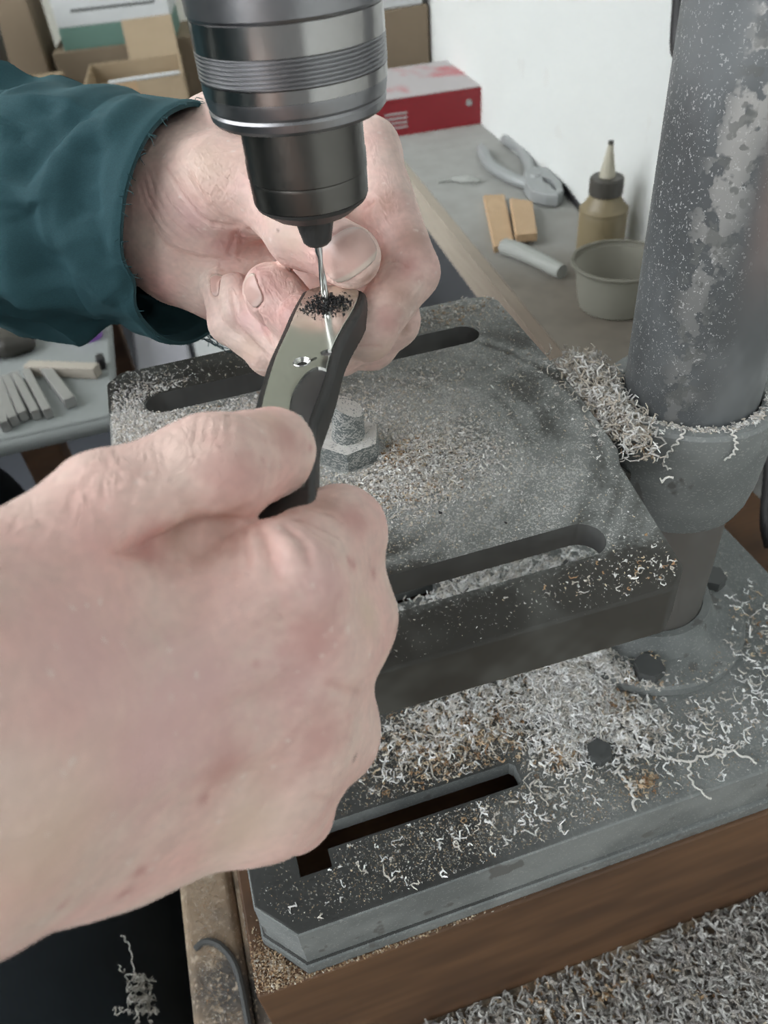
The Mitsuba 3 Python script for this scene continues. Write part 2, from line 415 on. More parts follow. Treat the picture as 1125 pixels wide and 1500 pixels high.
# the flange that holds the column, with three bolts
fl = lathe([(0.0285, ZF + 0.0002), (0.053, ZF + 0.0002), (0.0535, ZF + 0.001), (0.0535, ZF + 0.006), (0.0522, ZF + 0.0075), (0.044, ZF + 0.0085), (0.038, ZF + 0.010), (0.0348, ZF + 0.0145), (0.0336, ZF + 0.020), (0.0325, ZF + 0.0225), (0.0287, ZF + 0.0225), (0.0285, ZF + 0.0002)], (CX, CY, 0), 96)
put(dp + '__flange', fl, 'iron_paint', 35)
for deg in (4, -118, 125):
    bx, by = CX + 0.0445 * math.cos(math.radians(deg)), CY + 0.0445 * math.sin(math.radians(deg))
    k = put(dp + '__flange__bolt', hexagon(0.0078, 0.007, (bx, by, ZF + 0.0078), 20 + deg), 'bolt_dark', 30)
# a small dark bolt in the base
put(dp + '__base__bolt', hexagon(0.0062, 0.006, (0.0895, -0.0735, ZF), 10), 'bolt_dark', 30)
# column
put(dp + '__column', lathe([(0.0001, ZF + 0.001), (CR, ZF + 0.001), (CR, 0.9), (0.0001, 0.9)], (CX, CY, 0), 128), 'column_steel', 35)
# collar of the table, an open cup round the column, and its arm
CT = -0.0075
cup = [(CR + 0.0004, CT - 0.012), (CR + 0.0006, CT - 0.001), (CR + 0.0016, CT), (0.0362, CT), (0.0376, CT - 0.0015), (0.0374, CT - 0.020), (0.0362, CT - 0.040), (0.0345, CT - 0.051), (0.0325, CT - 0.0565), (0.0300, CT - 0.0585), (CR + 0.0004, CT - 0.0588)]
put(dp + '__table_collar', lathe(cup, (CX, CY, 0), 96), 'iron_paint', 40)
# table
plate = sg.Polygon([(-0.0915, -0.106), (0.078, -0.1085), (0.0865, -0.101), (0.0935, -0.053), (0.0945, -0.047), (0.0985, -0.038), (0.1015, -0.01), (0.1035, 0.02), (0.1045, 0.06), (0.1055, 0.094), (0.103, 0.1005), (0.09, 0.1035), (-0.085, 0.1035), (-0.0915, 0.096)]).buffer(-0.004).buffer(0.004)
def slot(x0, x1, y0, y1):
    r = (y1 - y0) / 2
    return sg.LineString([(x0 + r, (y0 + y1) / 2), (x1 - r, (y0 + y1) / 2)]).buffer(r, quad_segs=12)
slots = [slot(-0.075, 0.084, 0.060, 0.0765), slot(-0.075, 0.070, -0.0865, -0.0705)]
table = prism(plate, -0.021, 0, 0.0012)
pocket = plate.buffer(-0.010)
table = table - prism(pocket, -0.04, -0.010)
table = table + m3.Manifold.cylinder(0.018, 0.022, 0.022, 48).translate([0, 0, -0.019])
arm = m3.Manifold.hull_points([[x, y, z] for x, w, zt in ((0.06, 0.020, -0.018), (CX - 0.024, 0.014, -0.036)) for y in (-w + CY, w + CY) for z in (-0.05, zt)])
table = table + arm - m3.Manifold.cylinder(0.2, CR + 0.006, CR + 0.006, 64).translate([CX, CY, -0.1])
for s in slots:
    table = table - prism(s, -0.05, 0.01)
tri = tm(table)
put(dp + '__table', tri, 'iron_table', 30)
labels[dp + '__table'] = {'label': 'dark slotted iron table strewn with drilling dust'}
# the stub and nut in the middle of the table
nut = hexagon(0.0128, 0.0085, (0.0015, -0.0005, 0.0), 12)
put(dp + '__table__nut', nut, 'steel_dusty', 30)
stub = m3.Manifold.cylinder(0.019, 0.0066, 0.0056, 40).rotate([0, 5, 0]).translate([0.0015, -0.0005, 0.008])
cut = m3.Manifold.cube([0.02, 0.02, 0.01]).rotate([18, 24, 20]).translate([-0.006, -0.012, 0.0245])
put(dp + '__table__stub', stub - cut, 'steel_dusty', 30)
# chuck: rings from the nose up to the spindle
ch = dp + '__chuck'
def ring(name, prof, mat):
    put(ch + '__' + name, lathe(prof, (0, 0, 0), 128), mat, 25)
put(ch, lathe([(0.0001, 0.1255), (0.0178, 0.1255), (0.0181, 0.124), (0.0181, 0.1145), (0.0183, 0.1138), (0.0183, 0.1092), (0.0179, 0.1088), (0.0181, 0.1078), (0.0179, 0.1015), (0.0001, 0.1015)], n=128), 'chuck_dark', 25)
labels[ch] = {'label': 'steel keyless drill chuck with stepped rings'}
ring('nose_bevel', [(0.0001, 0.1013), (0.0178, 0.1013), (0.0172, 0.1000), (0.0128, 0.0966), (0.0001, 0.0966)], 'chuck_black')
ring('jaw_cone', [(0.0001, 0.0965), (0.0065, 0.0965), (0.0064, 0.0945), (0.0046, 0.0868), (0.0036, 0.0858), (0.0010, 0.0856), (0.0001, 0.0856)], 'chuck_black')
ring('lower_ring', [(0.0001, 0.1256), (0.0246, 0.1256), (0.0254, 0.1266), (0.0257, 0.1285), (0.0252, 0.1292), (0.0258, 0.1300), (0.0262, 0.1325), (0.0262, 0.1335), (0.0001, 0.1335)], 'chuck_satin')
ring('bright_band', [(0.0001, 0.1336), (0.0264, 0.1336), (0.0264, 0.1368), (0.0001, 0.1368)], 'chuck_bright')
kn = [(0.0001, 0.1369)]
for k in range(7):
    z = 0.1369 + k * 0.00105
    kn += [(0.02625, z), (0.0266, z + 0.0003), (0.0266, z + 0.0007), (0.02625, z + 0.0010)]
ring('grooved_band', kn + [(0.0001, kn[-1][1])], 'chuck_satin')
ring('polished_band', [(0.0001, 0.1443), (0.0265, 0.1443), (0.0265, 0.1515), (0.0001, 0.1515)], 'chuck_bright')
ring('upper_body', [(0.0001, 0.1516), (0.0263, 0.1516), (0.0268, 0.1525), (0.0270, 0.19), (0.0255, 0.194), (0.0001, 0.194)], 'chuck_satin')
put(dp + '__spindle', lathe([(0.0001, 0.194), (0.0125, 0.194), (0.0125, 0.24), (0.0001, 0.24)], n=64), 'chuck_bright')
put(dp + '__quill', lathe([(0.0001, 0.2402), (0.027, 0.2402), (0.0275, 0.2412), (0.0275, 0.34), (0.0001, 0.34)], n=64), 'chuck_satin')
head = prism(sg.LineString([(-0.02, 0), (CX, CY)]).buffer(0.062), 0.335, 0.62, 0.01)
put(dp + '__head', head - m3.Manifold.cylinder(1, CR, CR, 64).translate([CX, CY, 0]), 'iron_paint', 30)

# drill bit: a two-flute twist drill
def twist_drill(z0, z1, r, flute_top, lead):
    n, m = 36, 90
    z = np.linspace(z0, z1, m)
    a = np.arange(n) * 2 * np.pi / n
    rows = []
    for h in z:
        tw = 2 * np.pi * (h - z0) / lead
        fl = np.clip((flute_top - h) / 0.002, 0, 1)
        tip = np.clip((h - z0) / (0.6 * r), 0, 1)
        c = 1 - fl * 0.42 * (np.abs(np.cos(a - tw)) ** 3)
        rr = r * np.maximum(tip, 0.03) * c
        rows.append(np.stack([rr * np.cos(a), rr * np.sin(a), np.full(n, h)], 1))
    v = np.vstack(rows)
    i, j = np.meshgrid(np.arange(m - 1), np.arange(n), indexing='ij')
    q = np.stack([i * n + j, i * n + (j + 1) % n, (i + 1) * n + (j + 1) % n, (i + 1) * n + j], -1).reshape(-1, 4)
    return trimesh.Trimesh(v, np.vstack([q[:, [0, 1, 2]], q[:, [0, 2, 3]]]), process=False)
KZ = 0.0645                                       # the knife's upper face
put('drill_bit', twist_drill(KZ - 0.0015, 0.0880, 0.00125, 0.083, 0.034), 'bit_steel', 40)
tag('drill_bit', 'thin steel twist drill held in the chuck', 'drill bit')

# ------------------------------------------------------------------ the knife handle being drilled
left = [(-0.0040, 0.0135), (-0.0100, 0.0020), (-0.0165, -0.0125), (-0.0232, -0.0270), (-0.0285, -0.0410), (-0.0322, -0.0520), (-0.0368, -0.0700), (-0.0405, -0.0860), (-0.0430, -0.1020), (-0.0420, -0.1090)]
right = [(-0.0345, -0.1110), (-0.0300, -0.1010), (-0.0265, -0.0860), (-0.0222, -0.0690), (-0.0192, -0.0620), (-0.0158, -0.0550), (-0.0108, -0.0440), (-0.0050, -0.0300), (0.0010, -0.0190), (0.0078, -0.0080), (0.0130, 0.0030), (0.0118, 0.0072), (0.0070, 0.0125), (0.0020, 0.0148)]
outline = sg.Polygon(np.vstack([bez([(*p, 0) for p in left], 5), bez([(*p, 0) for p in right], 5)])[:, :2])
kh = 'knife_handle'
sc = sg.Polygon([(x + 0.0013 * 0, y) for x, y in outline.buffer(0.0022).exterior.coords])
scale_body = prism(sc, KZ - 0.0100, KZ - 0.0008, 0.0022)
put(kh + '__scale', scale_body, 'scale_black', 40)
labels[kh + '__scale'] = {'label': 'matt black handle scale'}
hole_a = sg.Point(-0.0162, -0.0345).buffer(0.0017)
notch = sg.Point(-0.0078, -0.0322).buffer(0.0019)
arc = sg.Polygon(bez([(*p, 0) for p in [(-0.0095, -0.0425), (-0.0122, -0.0393), (-0.0155, -0.0405), (-0.0190, -0.0445), (-0.0222, -0.0500), (-0.0245, -0.0560), (-0.0262, -0.0625), (-0.0275, -0.070), (-0.0215, -0.072), (-0.0185, -0.0625)]], 6)[:, :2]).buffer(0)
slit = sg.LineString([(-0.0142, -0.0352), (-0.0118, -0.0340)]).buffer(0.0006)
drilled = sg.Point(0, 0).buffer(0.0014)
liner_poly = outline.buffer(-0.0004).intersection(sg.box(-1, -0.0925, 1, 1))
liner = prism(liner_poly, KZ - 0.0008, KZ, 0.0002)
for q in (hole_a, notch, arc.intersection(outline.buffer(0.01)), slit):
    liner = liner - prism(q, KZ - 0.01, KZ + 0.01)
liner = liner - m3.Manifold.cylinder(0.0012, 0.0012, 0.0024, 32).translate([-0.0162, -0.0345, KZ - 0.0010])
put(kh + '__liner', liner, 'liner_steel', 20)
labels[kh + '__liner'] = {'label': 'polished steel liner with a curved cut-out'}
rec = prism(arc.intersection(outline.buffer(-0.0003)).union(notch.intersection(outline.buffer(-0.0003))), KZ - 0.0010, KZ - 0.0006)
put(kh + '__recess_plate', rec, 'liner_dark', 20)
def ring_mesh(ro, ri, h, pos):
    return (m3.Manifold.cylinder(h, ro, ro * 0.9, 40) - m3.Manifold.cylinder(h * 3, ri, ri, 40).translate([0, 0, -h])).translate(list(pos))
put(kh + '__rivet', ring_mesh(0.0021, 0.0011, 0.0009, (-0.0243, -0.0640, KZ - 0.0007)), 'bit_steel', 30)
put(kh + '__screw_hole', lathe([(0.0028, KZ + 0.0001), (0.0026, KZ + 0.0003), (0.0012, KZ - 0.0012), (0.0011, KZ - 0.004)], (-0.0162, -0.0345, 0), 40), 'bit_steel', 40)
put(kh + '__screw_hole__bore', lathe([(0.0001, KZ - 0.0015), (0.0013, KZ - 0.0015), (0.0013, KZ - 0.0035), (0.0001, KZ - 0.0035)], (-0.0162, -0.0345, 0), 24), 'hole_black')
tag(kh, 'pocket knife handle half with a polished liner held under the drill', 'knife handle')

# ------------------------------------------------------------------ wooden block under the base
blk = rbox([-0.0935, -0.111, BZ + 0.0006], [0.312, 0.100, ZB - 0.0002], 0.0015)
put('riser_block', blk, 'wood_brown')
tag('riser_block', 'long brown wooden beam under the base of the drill press', 'wooden beam')

# ------------------------------------------------------------------ flesh: smooth unions of tapering bones, meshed as one skin
def seg_dist(p, a, b):
    ba = b - a
    h = np.clip(((p - a) @ ba) / max(ba @ ba, 1e-12), 0, 1)
    return np.linalg.norm(p - a - h[:, None] * ba, axis=1), h


def bone(p, a, b, ra, rb):
    d, h = seg_dist(p, a, b)
    return d - (ra + (rb - ra) * h)


def smin(a, b, k):
    h = np.maximum(k - np.abs(a - b), 0) / k
    return np.minimum(a, b) - h * h * k * 0.25


def flesh(parts):
    """parts: list of (list of (a, b, ra, rb), k inside the part, k with what came before)."""
    def f(p):
        out = None
        for bones, ki, ko in parts:
            d = None
            for a, b, ra, rb in bones:
                e = bone(p, a, b, ra, rb)
                d = e if d is None else smin(d, e, ki)
            out = d if out is None else smin(out, d, ko)
        return out
    return f


def skin_mesh(f, lo, hi, h):
    """Surface nets of f = 0, evaluated only in blocks near the surface."""
    B = 8
    lo = np.asarray(lo, float)
    nb = np.ceil((np.asarray(hi) - lo) / (h * B)).astype(int)
    c = np.stack(np.meshgrid(*[np.arange(n) for n in nb], indexing='ij'), -1).reshape(-1, 3)
    dc = f(lo + (c + 0.5) * h * B)
    near = np.abs(dc) < h * B * 1.35
    G = np.repeat(np.repeat(np.repeat(np.where(dc < 0, -1, 1).astype(np.float32).reshape(nb), B, 0), B, 1), B, 2)
    o = np.stack(np.meshgrid(*[np.arange(B)] * 3, indexing='ij'), -1).reshape(-1, 3)
    idx = (c[near][:, None] * B + o[None]).reshape(-1, 3)
    for s in range(0, len(idx), 400000):
        i = idx[s:s + 400000]
        G[i[:, 0], i[:, 1], i[:, 2]] = f(lo + i * h)
    S = G < 0
    cnt = np.zeros([n - 1 for n in G.shape], np.int8)
    for dx, dy, dz in np.ndindex(2, 2, 2):
        cnt += S[dx:S.shape[0] - 1 + dx, dy:S.shape[1] - 1 + dy, dz:S.shape[2] - 1 + dz]
    cells = np.argwhere((cnt > 0) & (cnt < 8))
    ids = -np.ones(cnt.shape, np.int32)
    ids[tuple(cells.T)] = np.arange(len(cells))
    acc, num = np.zeros((len(cells), 3)), np.zeros(len(cells))
    corner = {k: G[cells[:, 0] + k[0], cells[:, 1] + k[1], cells[:, 2] + k[2]] for k in np.ndindex(2, 2, 2)}
    for ax in range(3):
        for k in np.ndindex(2, 2, 2):
            if k[ax]:
                continue
            k2 = tuple(v + (i == ax) for i, v in enumerate(k))
            a, b = corner[k], corner[k2]
            m = (a < 0) != (b < 0)
            t = np.where(m, a / np.where(a == b, 1, a - b), 0)
            q = np.array(k, float)[None] + np.eye(3)[ax] * t[:, None]
            acc[m] += q[m]
            num[m] += 1
    v = lo + (cells + acc / num[:, None]) * h
    faces = []
    for ax in range(3):
        sl = [slice(None)] * 3
        s0, s1 = list(sl), list(sl)
        s0[ax], s1[ax] = slice(0, -1), slice(1, None)
        ed = np.argwhere(S[tuple(s0)] != S[tuple(s1)])
        u, w = [(1, 2), (2, 0), (0, 1)][ax]
        ok = (ed[:, u] > 0) & (ed[:, w] > 0) & (ed[:, u] < cnt.shape[u]) & (ed[:, w] < cnt.shape[w])
        ed = ed[ok]
        def at_(du, dw):
            e = ed.copy(); e[:, u] -= du; e[:, w] -= dw
            return ids[e[:, 0], e[:, 1], e[:, 2]]
        q = np.stack([at_(1, 1), at_(0, 1), at_(0, 0), at_(1, 0)], 1)
        flip = ~S[ed[:, 0], ed[:, 1], ed[:, 2]]
        q[flip] = q[flip][:, ::-1]
        faces.append(q)
    q = np.vstack(faces)
    q = q[(q >= 0).all(1)]
    def grad(p):
        e = h * 0.5
        return np.stack([f(p + e * d) - f(p - e * d) for d in np.eye(3)], 1) / (2 * e)
    g = grad(v)
    v = v - g * (f(v) / np.maximum((g * g).sum(1), 0.3))[:, None]
    n = grad(v)
    n /= np.maximum(np.linalg.norm(n, axis=1, keepdims=True), 1e-9)
    return v, np.vstack([q[:, [0, 1, 2]], q[:, [0, 2, 3]]]), n


def groove(v, n, lines):
    """Displaces the skin along its normals: creases (depth > 0) and ridges (depth < 0) along polylines of world points, in metres."""
    d = np.zeros(len(v))
    for pts, depth, width in lines:
        pts = np.asarray(pts, float)
        lo, hi = pts.min(0) - 3 * width, pts.max(0) + 3 * width
        m = np.where(((v > lo) & (v < hi)).all(1))[0]
        if len(m) == 0:
            continue
        best = np.full(len(m), 9.0)
        along = np.zeros(len(m))
        L = np.r_[0, np.cumsum(np.linalg.norm(np.diff(pts, axis=0), axis=1))]
        for k in range(len(pts) - 1):
            e, h = seg_dist(v[m], pts[k], pts[k + 1])
            along = np.where(e < best, (L[k] + h * (L[k + 1] - L[k])) / L[-1], along)
            best = np.minimum(best, e)
        fade = np.clip(np.minimum(along, 1 - along) * 5 + 0.25, 0, 1)
        d[m] -= depth * fade * np.exp(-(best / width) ** 2)
    return d


def mm(*pts):
    return np.array(pts, float)


def chain(*j):
    """Bones through joints given as (x, y, depth, radius in mm)."""
    q = [(deep(x, y, d), r / 1000) for x, y, d, r in j]
    return [(q[k][0], q[k + 1][0], q[k][1], q[k + 1][1]) for k in range(len(q) - 1)]

# ------------------------------------------------------------------ the right hand (near): a fist, thumb on the knife
R_PALM = [*chain((-190, 1080, .125, 27), (-70, 1090, .135, 25), (150, 1010, .163, 20), (408, 862, .176, 13)),
          *chain((-70, 1110, .138, 26), (180, 1070, .165, 18), (440, 955, .184, 13)),
          *chain((-80, 1160, .140, 25), (160, 1130, .166, 17), (430, 1075, .185, 12.5)),
          *chain((-90, 1200, .142, 24), (140, 1190, .168, 16), (385, 1172, .183, 11.5)),
          *chain((30, 1000, .155, 22), (250, 915, .186, 13)),
          *[(deep(-190, 1080, .125), np.array([-0.40, -0.19, 0.07]), .027, .038)]]
R_THUMB = chain((0, 935, .150, 21), (165, 762, .166, 14.5), (310, 690, .175, 11.7), (399, 660, .1955, 11.0))
R_INDEX = chain((408, 862, .176, 13), (498, 775, .206, 11.2), (435, 770, .228, 9.2), (385, 760, .232, 8.2))
R_MIDDLE = chain((440, 955, .184, 13), (506, 905, .205, 11.8), (430, 905, .226, 9.6), (390, 900, .222, 8.5))
R_RING = chain((430, 1075, .185, 12.5), (486, 1078, .203, 11.2), (415, 1060, .209, 9.2), (370, 1030, .204, 8.2))
R_PINKY = chain((385, 1172, .183, 11.5), (430, 1190, .198, 9.6), (380, 1150, .205, 8.2), (345, 1110, .202, 7.4))
R_WEB = [*chain((494, 790, .205, 10.5), (500, 895, .203, 11)), *chain((490, 920, .203, 10), (476, 1060, .202, 10)), *chain((255, 885, .188, 11), (360, 890, .187, 9))]
R_KNUCKLE = [*chain((408, 792, .1715, 4.0), (436, 832, .1675, 5.5), (444, 870, .168, 5.0)), *chain((372, 796, .171, 2.6), (382, 850, .168, 3.6)), *chain((345, 800, .172, 2.2), (350, 850, .1695, 3.0))]
r_parts = [(R_PALM, 0.014, 0.01), (R_WEB, 0.01, 0.016), (R_THUMB[:1], 0.006, 0.014), (R_THUMB[1:], 0.006, 0.003), (R_INDEX[:1], 0.003, 0.008), (R_MIDDLE[:1], 0.003, 0.010), (R_RING[:1], 0.003, 0.010), (R_PINKY[:1], 0.003, 0.010),
           (R_INDEX[1:], 0.003, 0.0025), (R_MIDDLE[1:], 0.003, 0.0025), (R_RING[1:], 0.003, 0.0025), (R_PINKY[1:], 0.003, 0.0025), (R_KNUCKLE[:2], 0.003, 0.004), (R_KNUCKLE[2:3], 0.003, 0.0035), (R_KNUCKLE[3:], 0.003, 0.0035)]
r_f = flesh(r_parts)

# ------------------------------------------------------------------ the left hand (far): palm to the camera, holding the knife's end
L_ARM = [*chain((258, 330, .330, 27), (200, 322, .348, 26), (60, 306, .388, 33)), (deep(60, 306, .388), np.array([-0.175, 0.215, 0.075]), .033, .038)]
L_PALM = [*chain((235, 265, .335, 21), (330, 215, .330, 19), (470, 190, .328, 15), (538, 222, .316, 12.5)),
          *chain((250, 320, .335, 20), (380, 270, .336, 15), (520, 280, .326, 12)),
          *chain((255, 360, .330, 18), (360, 360, .335, 14), (490, 345, .332, 11.5)),
          *chain((265, 395, .326, 14), (330, 420, .330, 13), (450, 400, .332, 11))]
L_THENAR = chain((265, 265, .316, 20), (330, 285, .306, 16.5), (385, 283, .302, 13.5))
L_THUMB = chain((330, 270, .308, 17), (385, 280, .300, 13.0), (440, 340, .284, 11.6), (512, 376, .2725, 10.9))
L_INDEX = chain((538, 222, .316, 12.5), (602, 398, .292, 10.6), (538, 488, .283, 9.4), (440, 470, .285, 8.4))
L_MIDDLE = chain((520, 280, .326, 12), (575, 470, .300, 10.5), (480, 512, .290, 10), (400, 428, .294, 11.2))
L_RING = chain((490, 345, .332, 11.5), (545, 505, .305, 9.6), (425, 515, .300, 8.2), (356, 452, .306, 7.6), (345, 425, .310, 7.0))
L_PINKY = chain((450, 400, .332, 11), (500, 518, .312, 8.8), (395, 522, .308, 7.4), (335, 475, .313, 7.4), (318, 420, .317, 6.6))
l_parts = [(L_ARM, 0.01, 0.01), (L_PALM, 0.012, 0.012), (L_THENAR, 0.01, 0.012), (L_THUMB, 0.006, 0.008), (L_INDEX[:1], 0.003, 0.006), (L_MIDDLE[:1], 0.003, 0.006), (L_RING[:1], 0.003, 0.006), (L_PINKY[:1], 0.003, 0.006),
           (L_INDEX[1:], 0.0035, 0.0018), (L_MIDDLE[1:], 0.004, 0.0015), (L_RING[1:], 0.0035, 0.0015), (L_PINKY[1:], 0.0035, 0.0015)]
l_f = flesh(l_parts)

# creases and ridges of the skin: points in tenths of a millimetre, depth and width in millimetres
R_LINES = [
    ([[-690,-1260,873],[-672,-1249,859],[-653,-1238,844],[-634,-1225,828],[-610,-1206,811],[-584,-1189,795],[-564,-1173,784],[-544,-1158,774],[-522,-1147,766],[-496,-1135,755],[-470,-1125,746]], 2.6, 1.5),
    ([[-679,-1252,865],[-657,-1239,848],[-634,-1224,829],[-609,-1206,812],[-584,-1188,796],[-564,-1173,786],[-543,-1158,777],[-521,-1148,771],[-496,-1137,759],[-469,-1126,748]], 1.2, 3.5),
    ([[-717,-1277,891],[-701,-1269,879],[-685,-1260,867],[-669,-1250,854],[-652,-1240,840],[-635,-1228,826],[-611,-1209,808],[-585,-1191,791],[-565,-1174,780],[-545,-1158,768],[-524,-1145,759]], 1.6, 7),
    ([[-490,-1003,942],[-500,-1037,939],[-510,-1064,931]], 0.35, 0.8),
    ([[-469,-991,939],[-476,-1027,939],[-484,-1053,933],[-491,-1074,924]], 0.4, 0.8),
    ([[-443,-974,928],[-451,-1021,934],[-459,-1050,929],[-466,-1072,921]], 0.4, 0.8),
    ([[-419,-945,907],[-427,-1009,924],[-434,-1041,923],[-441,-1065,916]], 0.35, 0.8),
    ([[-464,-1032,936],[-441,-1025,929],[-416,-1008,917]], 0.25, 0.7),
    ([[-488,-1051,934],[-465,-1050,931],[-442,-1046,925]], 0.25, 0.7),
    ([[-425,-1146,744],[-422,-1185,750],[-420,-1215,748],[-416,-1247,745],[-412,-1274,738],[-408,-1305,718]], 1, 1.9),
    ([[-455,-1136,738],[-457,-1178,744],[-458,-1210,743],[-460,-1237,741],[-463,-1261,736]], 0.7, 1.7),
    ([[-482,-1145,738],[-486,-1183,738],[-490,-1222,740],[-494,-1254,736],[-498,-1281,728]], 0.5, 1.8),
    ([[-510,-1142,733],[-516,-1179,734],[-522,-1219,738]], 0.3, 0.9),
    ([[-442,-1158,746],[-442,-1218,745],[-443,-1246,740],[-444,-1270,733]], -0.9, 1.5),
    ([[-467,-1149,740],[-470,-1180,741],[-472,-1212,742]], -0.35, 1),
    ([[-370,-1173,748],[-358,-1197,746],[-346,-1221,745],[-339,-1268,741],[-342,-1296,725]], 1, 1.6),
    ([[-381,-1135,735],[-353,-1095,696],[-326,-1088,684],[-310,-1113,686],[-292,-1128,679],[-274,-1134,665],[-252,-1145,641]], 0.7, 1.2),
    ([[-338,-1088,687],[-326,-1134,702],[-313,-1161,701],[-291,-1175,684],[-269,-1179,657]], 0.5, 1.1),
    ([[-299,-1029,651],[-274,-1048,651],[-248,-1055,640],[-224,-1084,622]], 0.4, 1),
    ([[-308,-1204,708],[-293,-1214,689],[-278,-1216,662],[-272,-1243,636]], 0.35, 1),
    ([[-397,-1309,716],[-393,-1321,701],[-390,-1332,685],[-386,-1343,668]], 0.22, 0.7),
    ([[-378,-1306,723],[-372,-1318,707],[-366,-1328,688],[-360,-1338,669]], 0.22, 0.7),
    ([[-359,-1303,725],[-350,-1314,705],[-341,-1323,683],[-331,-1329,657]], 0.22, 0.7),
    ([[-415,-1309,712],[-414,-1329,691],[-413,-1346,667]], 0.2, 0.7),
    ([[-433,-1311,709],[-434,-1330,691],[-435,-1347,671]], 0.2, 0.7),
    ([[-590,-1196,790],[-604,-1213,788],[-617,-1236,792],[-630,-1258,795],[-642,-1280,798]], 0.25, 0.8),
    ([[-612,-1212,805],[-628,-1236,808],[-644,-1260,813],[-660,-1284,818],[-674,-1308,823]], 0.25, 0.8),
    ([[-567,-1177,772],[-583,-1199,768],[-597,-1228,770],[-611,-1258,773]], 0.25, 0.8),
    ([[-636,-1231,824],[-649,-1250,828],[-663,-1269,833],[-676,-1288,838],[-688,-1307,842],[-700,-1326,848]], 0.2, 0.8),
    ([[-546,-1158,752],[-558,-1177,746],[-568,-1207,751],[-578,-1233,752]], 0.22, 0.8),
    ([[-705,-1078,954],[-711,-1111,952],[-718,-1138,947],[-726,-1162,941],[-733,-1186,935]], 0.3, 1),
    ([[-679,-1045,947],[-682,-1085,951],[-686,-1114,948],[-691,-1137,942],[-697,-1159,935],[-702,-1179,928]], 0.25, 1),
    ([[-655,-1038,942],[-658,-1081,946],[-663,-1112,943],[-669,-1137,937],[-675,-1158,928]], 0.25, 0.9),
    ([[-733,-1119,952],[-743,-1144,948],[-752,-1168,944],[-761,-1194,942],[-769,-1221,941]], 0.25, 1),
    ([[-631,-1113,932],[-638,-1134,926],[-646,-1154,919],[-653,-1171,910],[-661,-1187,901],[-668,-1204,892]], 0.25, 1.2),
    ([[-397,-1191,752],[-387,-1220,753],[-378,-1247,752],[-374,-1272,747],[-369,-1291,737]], -1, 2.2),
    ([[-428,-1331,689],[-447,-1335,688],[-466,-1340,686],[-485,-1345,685],[-503,-1351,685],[-522,-1358,686],[-540,-1366,689],[-559,-1373,694],[-577,-1381,699],[-596,-1389,704],[-613,-1398,710],[-631,-1408,718],[-647,-1420,728],[-663,-1432,739],[-678,-1446,751],[-693,-1461,765],[-706,-1477,779],[-719,-1494,795],[-731,-1511,811],[-742,-1528,828],[-752,-1546,845],[-763,-1563,861],[-773,-1578,877]], -1.5, 5),
    ([[-394,-1384,558],[-415,-1389,563],[-435,-1394,568],[-456,-1400,574],[-476,-1406,581],[-495,-1414,590],[-514,-1422,599],[-533,-1430,608],[-552,-1438,618],[-569,-1447,627],[-587,-1455,636],[-603,-1463,644],[-620,-1471,653],[-636,-1480,664],[-651,-1490,675],[-666,-1500,686],[-681,-1511,699],[-694,-1523,713],[-709,-1537,730],[-722,-1552,749],[-734,-1568,769],[-746,-1584,790],[-757,-1600,810],[-767,-1615,828],[-778,-1628,845],[-789,-1641,860]], -1.5, 4.6),
    ([[-450,-1470,414],[-470,-1475,422],[-490,-1481,432],[-510,-1487,443],[-529,-1496,456],[-548,-1504,470],[-566,-1513,484],[-584,-1522,498],[-602,-1530,511],[-620,-1539,525],[-637,-1547,539],[-654,-1555,552],[-670,-1564,567],[-686,-1574,582],[-701,-1584,599],[-715,-1596,616],[-729,-1607,635],[-742,-1620,654],[-753,-1632,674],[-763,-1645,695],[-772,-1658,716],[-782,-1671,737],[-791,-1682,755],[-800,-1693,773],[-809,-1703,789],[-818,-1712,803]], -1.3, 4.6),
    ([[-554,-1551,337],[-574,-1556,347],[-594,-1563,360],[-613,-1570,374],[-631,-1578,388],[-649,-1586,403],[-667,-1593,417],[-684,-1601,431],[-701,-1608,445],[-717,-1615,459],[-733,-1624,476],[-747,-1633,493],[-762,-1643,511],[-775,-1653,529],[-788,-1664,549],[-799,-1676,570],[-809,-1689,595]], -0.6, 4),
    ([[-389,-1354,644],[-412,-1358,642],[-435,-1364,643],[-458,-1370,643],[-480,-1377,644],[-499,-1382,648],[-518,-1389,653],[-537,-1396,658],[-555,-1403,664],[-573,-1411,671],[-590,-1419,677]], 1.1, 4.6),
    ([[-414,-1422,482],[-434,-1427,491],[-455,-1431,500],[-475,-1437,510],[-495,-1445,523],[-514,-1453,536],[-536,-1463,550],[-557,-1474,564],[-578,-1484,577],[-598,-1494,590],[-618,-1504,602]], 1.3, 4.6),
    ([[-483,-1515,358],[-505,-1518,367],[-526,-1522,378],[-547,-1527,391],[-567,-1535,407],[-586,-1543,421],[-604,-1552,436],[-622,-1560,450],[-639,-1568,465],[-656,-1577,478]], 1.3, 4.6),
    ([[-345,-1420,407],[-371,-1432,418],[-395,-1440,426],[-419,-1448,431],[-441,-1458,430],[-462,-1467,429]], 0.3, 1.5),
    ([[-424,-1506,331],[-444,-1513,333],[-465,-1520,335],[-485,-1526,337],[-505,-1532,337],[-527,-1541,336],[-549,-1549,336],[-570,-1558,336]], 0.3, 1.6),
    ([[-365,-1407,476],[-344,-1406,452],[-323,-1401,422],[-294,-1380,372]], 0.7, 2),
    ([[-462,-1541,282],[-442,-1538,254],[-421,-1525,206]], 0.5, 1.8),
]
